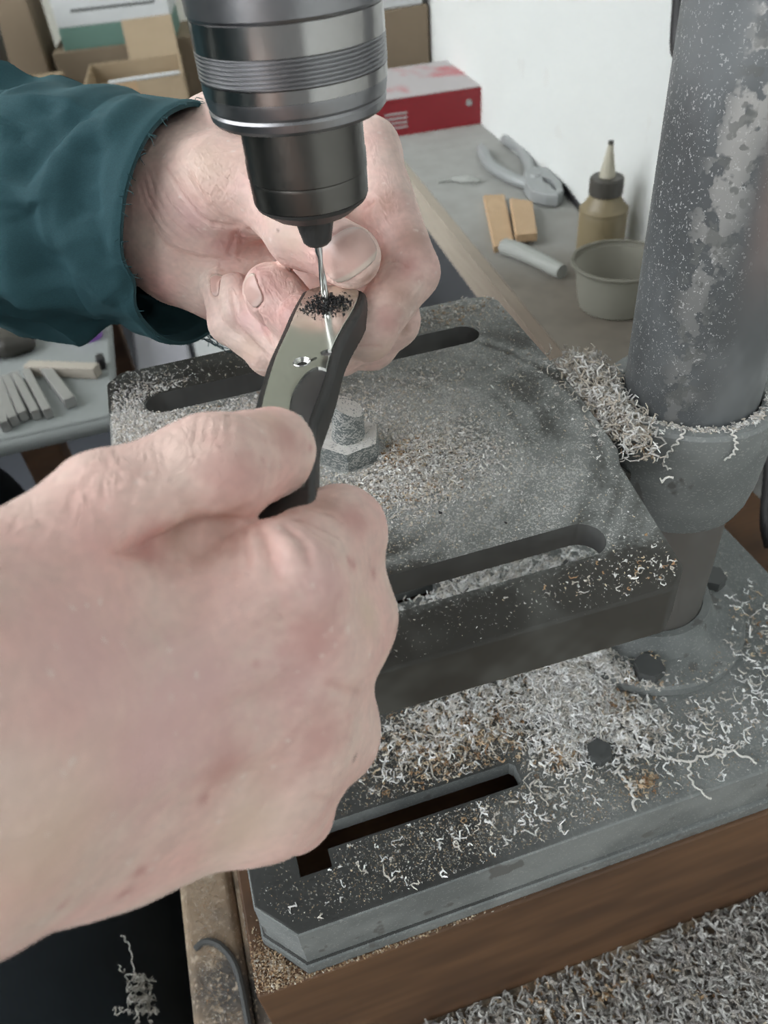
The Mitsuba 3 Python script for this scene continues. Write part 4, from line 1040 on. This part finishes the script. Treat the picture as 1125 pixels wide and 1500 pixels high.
# open carton
def open_box(key, w, d, h, pos, rz, mat, t=0.004):
    P_ = lambda m: place(m, pos, rz)
    put(key + '__front', P_(rbox([0, 0, 0], [w, t, h], .001, 4)), mat, 30)
    put(key + '__back', P_(rbox([0, d - t, 0], [w, d, h], .001, 4)), mat, 30)
    put(key + '__side', P_(rbox([0, t, 0], [t, d - t, h], .001, 4)), mat, 30)
    put(key + '__side', P_(rbox([w - t, t, 0], [w, d - t, h], .001, 4)), mat, 30)
    put(key + '__bottom', P_(rbox([t, t, 0], [w - t, d - t, t], .001, 4)), mat, 30)
cp, cr = (-0.135, 1.46, -0.26), -4
open_box('open_carton', 0.185, 0.20, 0.118, cp, cr, 'card')
put('open_carton__flap', place(rbox([0.07, 0, 0], [0.172, 0.004, 0.075], .001, 4).rotate([-30, 0, 0]).translate([0.012, 0.197, 0.117]), cp, cr), 'card', 30)
put('open_carton__tape', place(rbox([0.06, -0.0006, 0.03], [0.098, -0.0001, 0.116], .0002, 4), cp, cr), 'wood_pale', 30)
put('open_carton__wrap', place(m3.Manifold.batch_hull([m3.Manifold.sphere(.003, 8).translate([x, .001, .1195 + .001 * (i % 2)]) for i, x in enumerate((.05, .1, .15, .178))]), cp, cr), 'box_white', 40)
tag('open_carton', 'open cardboard carton at the far end behind the teal sleeve', 'carton')
# white and green printed box, tilted, on a brown carton
put('brown_carton', place(rbox([0, 0, 0], [0.30, 0.20, 0.135], .002), (-0.19, 1.725, -0.26), -5), 'card_dark', 30)
tag('brown_carton', 'closed brown carton under the white and green box', 'carton')
gp, gr = (-0.164, 1.735, -0.1248), -9
put('printed_box__body', place(rbox([0, 0, 0.0402], [0.232, 0.16, 0.20], .002), gp, gr), 'box_white', 30)
put('printed_box__green_band', place(rbox([-0.0005, -0.0005, 0], [0.2325, 0.1605, 0.04], .0015), gp, gr), 'box_green', 30)
put('printed_box__printed_line', place(rbox([0.035, -0.0012, 0.066], [0.205, -0.0002, 0.071], .0003, 4), gp, gr), 'bolt_dark', 30)
put('printed_box__printed_mark', place(rbox([0.10, -0.0012, 0.098], [0.118, -0.0002, 0.106], .0003, 4), gp, gr), 'bolt_dark', 30)
tag('printed_box', 'white box with a green lower band standing on the brown carton', 'box')
put('cream_carton', place(rbox([0, 0, 0], [0.20, 0.16, 0.13], .002), (-0.40, 1.46, -0.26), -14), 'card', 30)
tag('cream_carton', 'small pale carton at the far left edge of the far table', 'carton')
put('brown_case', place(rbox([0, 0, 0], [0.085, 0.16, 0.34], .004), (-0.292, 1.76, -0.26), -6), 'card_dark', 30)
tag('brown_case', 'tall brown case standing left of the white and green box', 'case')
put('dark_basket', lathe([(0.0001, -0.1298), (0.075, -0.1298), (0.085, -0.02), (0.088, -0.016), (0.083, -0.016), (0.073, -0.1258), (0.0001, -0.1258)], (-0.335, 1.555, 0), 48), 'bottle_cap', 30)
tag('dark_basket', 'dark round bin standing on the pale carton', 'bin')
# carton and white box by the wall behind the red box
put('wall_carton', place(rbox([0, 0, 0], [0.150, 0.09, 0.112], .002), (0.283, 1.125, SZ - 0.0), 3), 'card_dark', 30)
tag('wall_carton', 'brown carton on the side bench behind the red box', 'carton')
put('white_box', place(rbox([0, 0, 0], [0.142, 0.085, 0.12], .004), (0.284, 1.127, SZ + 0.1122), 3), 'box_white', 30)
tag('white_box', 'white box on the brown carton by the wall', 'box')

# ------------------------------------------------------------------ bench at the left with steel blanks
LZ = -0.20
put('left_bench__top', rbox([-0.75, 0.402, LZ - 0.018], [-0.135, 0.80, LZ], 0.004), 'bench_pale', 40)
put('left_bench__front_lip', tube([(-0.75, 0.399, LZ - 0.010), (-0.138, 0.405, LZ - 0.010)], 0.0075, 14), 'bench_pale', 50)
for x, y in ((-0.215, 0.44), (-0.70, 0.43), (-0.16, 0.77), (-0.70, 0.77)):
    put('left_bench__leg', rbox([x - .018, y - .018, -1.05], [x + .018, y + .018, LZ - 0.018], 0.003), 'wood_brown')
tag('left_bench', 'grey bench with a pale rounded edge under the teal sleeve', 'workbench')
bars = [((-2, 562), (4, 618)), ((-4, 552), (18, 610)), ((8, 548), (32, 603)), ((20, 543), (51, 601)), ((37, 540), (68, 599)), ((66, 537), (101, 583))]
for k, (p, q) in enumerate(bars):
    key = 'steel_blank' + (f'_{k:03d}' if k else '')
    put(key, flat_bar(at(*p, LZ + .011), at(*q, LZ + .011), 0.0105 if k == 5 else 0.0078, LZ + 0.0003, 0.0105, 0.0006), 'blade_steel', 30)
    tag(key, ['first steel blank from the left edge of the photo', 'second steel blank from the left in the row', 'third steel blank from the left in the row', 'fourth steel blank from the left in the row', 'fifth steel blank from the left in the row', 'widest steel blank at the right end of the row'][k], 'steel blank', 'steel blanks on the left bench')
put('pale_stick', flat_bar(at(38, 532, LZ + .012), at(141, 536, LZ + .012), 0.012, LZ + 0.0003, 0.012, .001), 'stick_beige', 30)
tag('pale_stick', 'pale stick lying behind the steel blanks', 'stick')
d = at(148, 530, LZ + .006)
put('dark_ferrule', rbox([d[0] - .004, d[1] - .007, LZ + .0003], [d[0] + .004, d[1] + .007, LZ + .0125], .002), 'black_rubber', 30)
tag('dark_ferrule', 'small black cap beside the right end of the pale stick', 'cap')
d = at(16, 522, LZ)
put('dark_lump', m3.Manifold.batch_hull([m3.Manifold.sphere(r, 16).translate([d[0] + x, d[1] + y, LZ + r]) for x, y, r in ((0, 0, .011), (.02, .004, .008), (-.03, .012, .012), (.012, .03, .01))]), 'bottle_cap', 40)
tag('dark_lump', 'dark lump lying left of the pale stick', 'lump')
d = at(132, 500, LZ)
put('purple_cap', lathe([(0.0001, LZ), (.0135, LZ), (.0135, LZ + .012), (.0115, LZ + .0135), (.0001, LZ + .0135)], (d[0], d[1] + .01, 0), 32), 'purple_plastic', 35)
tag('purple_cap', 'purple plastic cap just below the teal sleeve', 'cap')
# a lilac grey bin and a pale slab on a low shelf behind the table
put('low_shelf', rbox([-0.125, 0.50, -0.60], [0.14, 0.80, -0.57], .003), 'wood_brown', 30)
tag('low_shelf', 'low shelf behind the drill table', 'shelf')
put('grey_bin', place(rbox([0, 0, 0], [0.062, 0.25, 0.32], .006), (-0.122, 0.52, -0.57), 0), 'floor_lilac', 30)
tag('grey_bin', 'lilac grey bin between the left bench and the pale slab', 'bin')
put('pale_slab', place(rbox([0, 0, 0], [0.18, 0.26, 0.31], .004), (-0.055, 0.53, -0.57), 0), 'box_white', 30)
tag('pale_slab', 'pale slab behind the back edge of the drill table', 'slab')

# ------------------------------------------------------------------ shavings and dust
PAL_WHITE = [(0.80, 0.80, 0.78), (0.70, 0.69, 0.66), (0.58, 0.54, 0.48), (0.48, 0.47, 0.45)]
PAL_TAN = [(0.55, 0.42, 0.28), (0.42, 0.28, 0.16), (0.62, 0.52, 0.38), (0.66, 0.62, 0.54), (0.33, 0.20, 0.11)]
PAL_BLACK = [(0.012, 0.012, 0.013), (0.025, 0.025, 0.026)]


def curls(rng, pos, size, thick, pal, lift=0.5, wind=(0.5, 2.2), segs=7, flat=0.45, straight=0.0):
    """Curly chips as thin three-sided tubes, one per row of pos; returns the mesh and its colours."""
    n = len(pos)
    size = rng.uniform(*size, n)
    t = np.linspace(-0.5, 0.5, segs)[None, :]
    w = rng.uniform(*wind, n)[:, None] * rng.choice([-1, 1], n)[:, None]
    th = 2 * np.pi * t * w
    r = size[:, None] / np.maximum(2 * np.pi * np.abs(w), 1.2)
    c = np.stack([r * np.cos(th), r * np.sin(th), size[:, None] * t * rng.uniform(0.1, 0.9, n)[:, None]], -1)
    c += rng.normal(0, 0.06, (n, segs, 3)) * size[:, None, None]
    q = rng.normal(0, 1, (n, 3, 3))
    q[:, :, 2] *= 1
    Q = np.linalg.qr(q)[0]
    c = np.einsum('nij,nkj->nki', Q, c)
    c[:, :, 2] *= flat
    c[:, :, 2] -= c[:, :, 2].min(1, keepdims=True)
    c += pos[:, None, :]
    tang = np.gradient(c, axis=1)
    tang /= np.linalg.norm(tang, axis=2, keepdims=True) + 1e-9
    ref = rng.normal(0, 1, (n, 1, 3))
    a = np.cross(tang, ref); a /= np.linalg.norm(a, axis=2, keepdims=True) + 1e-9
    b = np.cross(tang, a)
    rad = rng.uniform(*thick, n)[:, None] * np.concatenate([[0.5], np.ones(segs - 2), [0.5]])[None]
    g = np.arange(3) * 2 * np.pi / 3
    v = c[:, :, None] + rad[:, :, None, None] * (np.cos(g)[None, None, :, None] * a[:, :, None] * 1.5 + np.sin(g)[None, None, :, None] * b[:, :, None] * 0.8)
    v = v.reshape(n, segs * 3, 3)
    i, j = np.meshgrid(np.arange(segs - 1), np.arange(3), indexing='ij')
    f = np.stack([i * 3 + j, i * 3 + (j + 1) % 3, (i + 1) * 3 + (j + 1) % 3, (i + 1) * 3 + j], -1).reshape(-1, 4)
    f = np.vstack([f[:, [0, 1, 2]], f[:, [0, 2, 3]]])
    F = (f[None] + (np.arange(n) * segs * 3)[:, None, None]).reshape(-1, 3)
    pal = np.array(pal)
    col = pal[rng.integers(0, len(pal), n)] * rng.uniform(0.75, 1.15, (n, 1))
    return (v.reshape(-1, 3), F), np.repeat(col, segs * 3, 0)


def chips(rng, pos, size, pal):
    """Grains of dust: small irregular tetrahedra."""
    n = len(pos)
    k = rng.normal(0, 1, (n, 4, 3))
    k /= np.linalg.norm(k, axis=2, keepdims=True)
    v = pos[:, None] + k * (rng.uniform(*size, n) / 2)[:, None, None] + np.array([0, 0, 0.0001])
    F = (np.array([[0, 1, 2], [0, 2, 3], [0, 3, 1], [1, 3, 2]])[None] + (np.arange(n) * 4)[:, None, None]).reshape(-1, 3)
    pal = np.array(pal)
    col = pal[rng.integers(0, len(pal), n)] * rng.uniform(0.75, 1.15, (n, 1))
    return (v.reshape(-1, 3), F), np.repeat(col, 4, 0)


def strew(key, parts, label, cat='shavings'):
    vs, fs, cs, o = [], [], [], 0
    for (v, f), c in parts:
        vs.append(v); fs.append(f + o); cs.append(c); o += len(v)
    scene[key] = ply((np.vstack(vs), np.vstack(fs)), 'mat_shavings', False, color=np.clip(np.vstack(cs), 0, 1))
    labels[key] = {'label': label, 'category': cat, 'kind': 'stuff'}


def blobs(rng, spec, z, keep=None):
    """Points from gaussian patches: (x, y, sx, sy, n, heap height) in metres."""
    out = []
    for x, y, sx, sy, n, h in spec:
        p = np.stack([rng.normal(x, sx, n), rng.normal(y, sy, n)], 1)
        q = ((p - [x, y]) / [sx, sy])
        zz = z + h * np.exp(-0.5 * (q ** 2).sum(1)) * rng.random(n)
        out.append(np.column_stack([p, zz]))
    p = np.vstack(out)
    if keep is not None:
        p = p[keep(p)]
    return p


import shapely
def inside(poly, p):
    return shapely.contains_xy(poly, p[:, 0], p[:, 1])

rng = np.random.default_rng(34)
ok_t = plate.buffer(-0.0015)
for s in slots:
    ok_t = ok_t.difference(s.buffer(0.0008))
ok_t = ok_t.difference(sg.Point(0.0015, -0.0005).buffer(0.0135))
keep_t = lambda p: inside(ok_t, p)
grit = blobs(rng, [(0.012, -0.010, 0.024, 0.026, 9000, .0012), (0.0, 0.035, 0.05, 0.020, 5000, .0006), (-0.05, 0.045, 0.025, 0.008, 2000, .001), (0.05, 0.0, 0.045, 0.05, 5000, .0), (0.0, -0.045, 0.05, 0.025, 3500, .0), (0.07, -0.097, 0.02, 0.006, 450, .0), (0.08, 0.085, 0.02, 0.012, 1300, .0005), (-0.05, 0.09, 0.05, 0.008, 600, 0)], 0, keep_t)
corner = blobs(rng, [(-0.076, 0.035, 0.011, 0.027, 13000, .0022), (-0.058, 0.047, 0.022, 0.006, 3600, .001), (-0.086, 0.06, 0.004, 0.012, 900, .001), (0.014, -0.022, 0.012, 0.011, 3600, .0015), (0.036, -0.016, 0.014, 0.014, 2200, .001), (0.0, 0.018, 0.02, 0.016, 2600, .0006)], 0, keep_t)
c1 = blobs(rng, [(0.022, -0.018, 0.011, 0.010, 800, .004), (0.040, -0.012, 0.010, 0.010, 420, .003), (0.008, -0.024, 0.012, 0.009, 700, .0022), (0.020, 0.040, 0.03, 0.006, 160, .001), (-0.074, 0.035, 0.011, 0.026, 1300, .002), (-0.05, 0.046, 0.02, 0.006, 350, .001), (0.078, 0.091, 0.018, 0.007, 170, .002), (0.05, 0.03, 0.035, 0.02, 80, 0)], 0, keep_t)
c2 = blobs(rng, [(0.020, -0.012, 0.008, 0.007, 300, .003), (0.012, -0.03, 0.012, 0.006, 160, .001), (0.08, -0.097, 0.012, 0.004, 26, .0005), (0.082, 0.089, 0.015, 0.006, 90, .002), (-0.06, 0.05, 0.02, 0.015, 60, .001)], 0, keep_t)
c3 = blobs(rng, [(0.07, -0.098, 0.018, 0.004, 26, .0003), (0.098, -0.02, 0.006, 0.02, 60, .001)], 0, keep_t)
blk = blobs(rng, [(0.028, -0.028, 0.02, 0.014, 22, .0)], 0, keep_t)
strew('table_shavings', [chips(rng, corner, (.0005, .0014), [(0.90, 0.90, 0.88), (0.84, 0.83, 0.80), (0.70, 0.64, 0.55), (0.88, 0.88, 0.88)]), chips(rng, grit, (.0004, .0011), PAL_WHITE + PAL_TAN[2:4]), curls(rng, c1, (.0018, .0045), (.00013, .00028), PAL_WHITE), curls(rng, c2, (.0015, .0035), (.00013, .00028), PAL_TAN),
      curls(rng, c3, (.003, .006), (.00015, .00025), PAL_WHITE), chips(rng, blk, (.001, .0022), PAL_BLACK)], 'pale dust and chips strewn over the slotted table')
nutp = blobs(rng, [(0.0015, -0.0005, 0.006, 0.006, 900, 0)], 0.0085, lambda p: (np.hypot(p[:, 0] - .0015, p[:, 1] + .0005) < .0105) & (np.hypot(p[:, 0] - .0015, p[:, 1] + .0005) > .0066))
strew('nut_dust', [chips(rng, nutp, (.0003, .0007), PAL_WHITE)], 'pale dust lying on the nut under the drill', 'dust')

# tangle between the table and the collar, and along the collar's rim
def keep_c(p):
    r = np.hypot(p[:, 0] - CX, p[:, 1] - CY)
    return r > CR + 0.001
tangle = blobs(rng, [(0.113, 0.010, 0.006, 0.011, 330, .010), (0.109, -0.010, 0.006, 0.011, 300, .009), (0.104, 0.020, 0.005, 0.007, 100, .008), (0.119, 0.022, 0.005, 0.008, 140, .009), (0.110, -0.028, 0.004, 0.007, 100, .005)], -0.006, keep_c)
th = rng.uniform(math.radians(155), math.radians(330), 420)
rimp = np.column_stack([CX + (CR + .0035 + rng.normal(0, .0013, 420)) * np.cos(th), CY + (CR + .0035 + rng.normal(0, .0013, 420)) * np.sin(th), np.full(420, CT + .0001)])
rimp = rimp[np.hypot(rimp[:, 0] - CX, rimp[:, 1] - CY) < .0370]
tan2 = blobs(rng, [(0.112, -0.018, 0.003, 0.009, 60, .006)], -0.008, keep_c)
strew('collar_shavings', [curls(rng, tangle, (.005, .013), (.00022, .0004), PAL_WHITE + [(0.50, 0.45, 0.38)], flat=0.8), curls(rng, rimp, (.0015, .004), (.00018, .00032), PAL_WHITE), curls(rng, tan2, (.004, .009), (.0002, .0004), PAL_TAN, flat=.8)],
      'tangle of pale curly shavings between the table and the column collar')
# long single curls on the collar
def long_curl(key, pts, r, label, amp=0.0012, seed=0):
    rg = np.random.default_rng(seed)
    c = bez(pts, 14)
    tt = np.linspace(0, 1, len(c)) * len(pts) * 9
    c = c + amp * np.stack([np.sin(tt), np.cos(tt * 1.13), 0.5 * np.sin(tt * 0.9)], 1) + rg.normal(0, amp * .12, c.shape)
    m = tube(c, r, 6)
    scene[key] = ply(m, 'mat_shavings', False, color=np.tile([[0.66, 0.65, 0.62]], (len(m.vertices), 1)))
    labels[key] = {'label': label, 'category': 'shaving'}
def on_collar(deg, z, r=.0382):
    return np.array([CX + r * math.cos(math.radians(deg)), CY + r * math.sin(math.radians(deg)), z])
long_curl('curly_shaving', [on_collar(232, CT + .0012, .034), on_collar(230, CT - .001, .0388), on_collar(226, CT - .008, .0388), on_collar(224, CT - .014, .0386), on_collar(229, CT - .0165, .0386)], .0004, 'single pale curl hanging down the front of the collar', .0006, 1)
long_curl('curly_shaving_001', [on_collar(262, CT + .0012, .034), on_collar(263, CT - .001, .0388), on_collar(264, CT - .007, .0388), on_collar(259, CT - .010, .0386)], .0004, 'single pale curl hanging at the right of the collar', .0006, 2)
long_curl('curly_shaving_002', [(*at(962, 1110, ZF)[:2], ZF + .001), (*at(1005, 1118, ZF)[:2], ZF + .002), (*at(1060, 1102, ZF)[:2], ZF + .002), (*at(1108, 1118, ZF)[:2], ZF + .001)], .0006, 'long pale curl lying on the right of the base', .0009, 3)
long_curl('curly_shaving_003', [(*at(1008, 1118, ZF)[:2], ZF + .0015), (*at(1012, 1145, ZF)[:2], ZF + .001), (*at(1040, 1172, ZF)[:2], ZF + .001)], .0005, 'pale curl bent towards the front edge of the base', .0007, 4)
long_curl('curly_shaving_004', [(*at(910, 1140, ZF)[:2], ZF + .001), (*at(925, 1158, ZF)[:2], ZF + .0015), (*at(929, 1190, ZF)[:2], ZF + .001)], .0006, 'short pale curl lying before the small bolt on the base', .0007, 5)

# heaps on the base
ok_b = outer.buffer(-0.003)
for s in (slot_a, slot_b):
    ok_b = ok_b.difference(s.buffer(.0012))
ok_b = ok_b.difference(sg.Point(CX, CY).buffer(.0345))
def lift_flange(p):
    r = np.hypot(p[:, 0] - CX, p[:, 1] - CY)
    p[:, 2] += np.where(r < .0545, .0085, 0)
    return p
kb = lambda p: inside(ok_b, p)
bw = lift_flange(blobs(rng, [(0.100, -0.030, 0.012, 0.012, 1500, .014), (0.088, -0.046, 0.014, 0.012, 900, .009), (0.105, -0.062, 0.012, 0.009, 450, .006), (0.075, -0.062, 0.008, 0.008, 240, .007), (0.05, -0.028, 0.018, 0.012, 420, .005), (0.02, -0.036, 0.022, 0.010, 420, .003), (0.085, 0.030, 0.04, 0.022, 2600, .016), (0.13, -0.078, 0.025, 0.010, 150, .002), (0.178, -0.072, 0.025, 0.015, 110, .001), (0.21, -0.045, 0.015, 0.03, 110, .002), (0.06, -0.086, 0.025, 0.008, 90, .001), (-0.01, -0.088, 0.03, 0.008, 45, .0005)], ZF, kb))
bt = lift_flange(blobs(rng, [(0.03, -0.040, 0.025, 0.013, 500, .003), (0.108, -0.050, 0.010, 0.010, 160, .006), (0.073, -0.067, 0.006, 0.005, 60, .004), (0.102, -0.094, 0.004, 0.003, 60, .003), (0.21, -0.05, 0.012, 0.02, 70, .002), (0.137, -0.038, 0.004, 0.004, 50, .007)], ZF, kb))
bg = lift_flange(blobs(rng, [(0.05, -0.05, 0.05, 0.03, 9000, .001), (0.02, -0.04, 0.025, 0.014, 7000, .002), (0.16, -0.07, 0.05, 0.03, 3500, 0), (0.0, -0.09, 0.05, 0.012, 4200, 0), (0.07, -0.09, 0.05, 0.012, 3600, 0), (0.09, 0.03, 0.05, 0.03, 3000, 0)], ZF, kb))
strew('base_shavings', [curls(rng, bw, (.0035, .010), (.0002, .0004), [(0.90, 0.91, 0.91), (0.84, 0.84, 0.83), (0.66, 0.63, 0.58)], flat=.7, wind=(.4, 1.6)), curls(rng, bt, (.003, .007), (.0002, .0004), PAL_TAN, flat=.7), chips(rng, bg, (.0004, .0011), PAL_WHITE + PAL_TAN[:3])],
      'heap of white curly shavings on the base under the table')
# dust on the wooden block's corner and the rail
kd = lambda p: inside(sg.box(-.093, -.1105, .33, .10).difference(outer.buffer(.0026)), p)
wd = blobs(rng, [(-0.082, -0.100, .010, .008, 2500, .003), (-0.04, -0.109, .03, .001, 900, .001)], ZB, kd)
wc = blobs(rng, [(-0.082, -0.100, .009, .007, 160, .002)], ZB, kd)
strew('block_dust', [chips(rng, wd, (.0006, .0016), PAL_TAN), curls(rng, wc, (.002, .004), (.0002, .0005), PAL_TAN)], 'brown sawdust on the corner of the wooden beam', 'sawdust')
rd = np.column_stack([rng.normal(-.131, .0055, 5200), rng.uniform(-.13, .02, 5200), np.full(5200, BZ + .0038)])
rd = rd[(rd[:, 0] > -.143) & (rd[:, 0] < -.118)]
gp_ = blobs(rng, [(-.100, -.035, .004, .010, 90, .05), (-.101, -.055, .003, .006, 60, .03)], BZ + .001, lambda p: (p[:, 0] > -.110) & (p[:, 0] < -.0955))
strew('rail_dust', [chips(rng, rd, (.0005, .0016), PAL_TAN + PAL_WHITE[1:3]), curls(rng, gp_, (.003, .007), (.0003, .0006), PAL_WHITE)], 'brown and grey dust on the rail of the workbench', 'sawdust')
# carpet of shavings on the bench in front
bf = blobs(rng, [(0.05, -0.15, .09, .030, 2600, .008), (0.16, -0.14, .05, .025, 1800, .010), (0.25, -0.12, .05, .02, 700, .008), (0.0, -0.125, .03, .008, 400, .004)], BZ, lambda p: (p[:, 1] < -.1135) & (p[:, 0] > -.105) & (p[:, 0] < .315))
ff = blobs(rng, [(0.05, -0.13, .06, .012, 500, .006), (0.12, -0.15, .08, .03, 500, .004)], BZ, lambda p: (p[:, 1] < -.1135) & (p[:, 0] > -.105) & (p[:, 0] < .315))
gf = np.column_stack([rng.uniform(-.1, .31, 9000), rng.uniform(-.26, -.113, 9000), np.full(9000, BZ)])
strew('bench_shavings', [curls(rng, bf, (.006, .016), (.0004, .0008), [(0.55, 0.55, 0.53), (0.44, 0.44, 0.42), (0.34, 0.32, 0.29), (0.26, 0.25, 0.24)], flat=.7, wind=(.4, 1.8)), curls(rng, ff, (.004, .009), (.0004, .0007), PAL_TAN, flat=.7), chips(rng, gf, (.0006, .002), PAL_WHITE + PAL_TAN)],
      'carpet of grey curly shavings on the bench in front of the wooden beam')
# black chips at the drill, tuft on the trousers, debris in the bowl
kp = blobs(rng, [(0.0, -0.001, .0042, .0036, 420, .0022), (0.0, 0.0, .0026, .0024, 160, .003)], KZ, lambda p: inside(outline.buffer(-.001), p) & (np.hypot(p[:, 0], p[:, 1]) > .0016))
kc = blobs(rng, [(0.0, -0.001, .0045, .0038, 130, .0022)], KZ, lambda p: inside(outline.buffer(-.001), p) & (np.hypot(p[:, 0], p[:, 1]) > .002))
strew('drill_chips', [chips(rng, kp, (.0005, .0014), PAL_BLACK), curls(rng, kc, (.0010, .0020), (.00012, .00026), PAL_BLACK, flat=.8)], 'black chips piled round the drill bit on the liner', 'chips')
tc = np.array([-0.171, -0.039, -0.330])
from scipy.spatial import cKDTree
leg_tree = cKDTree(lv)
def on_leg(p):
    k = leg_tree.query(p)[1]
    return lv[k] + ln[k] * 0.0012
tp = on_leg(tc + rng.normal(0, 1, (80, 3)) * [.006, .009, .004])
parts_t = [curls(rng, tp, (.006, .014), (.00025, .0004), [(0.55, 0.54, 0.50), (0.42, 0.41, 0.38)], flat=.6, wind=(.8, 1.8))]
strew('trouser_shavings', parts_t, 'pale tuft of curly shavings on the black trousers')
long_curl('curly_shaving_005', on_leg(np.array([tc + d for d in ((0, .012, 0), (.001, .024, .002), (-.002, .036, .004), (-.001, .047, .006))])), .0004, 'single pale strand above the tuft on the black trousers', .0006, 6)
bd = blobs(rng, [(bx, by, .012, .012, 60, .006)], SZ + .0025, lambda p: np.hypot(p[:, 0] - bx, p[:, 1] - by) < .024)
strew('bowl_scraps', [curls(rng, bd, (.006, .014), (.0005, .0012), [(0.42, 0.41, 0.36), (0.30, 0.28, 0.24)], flat=.6)], 'dull scraps lying in the plastic bowl', 'scraps')
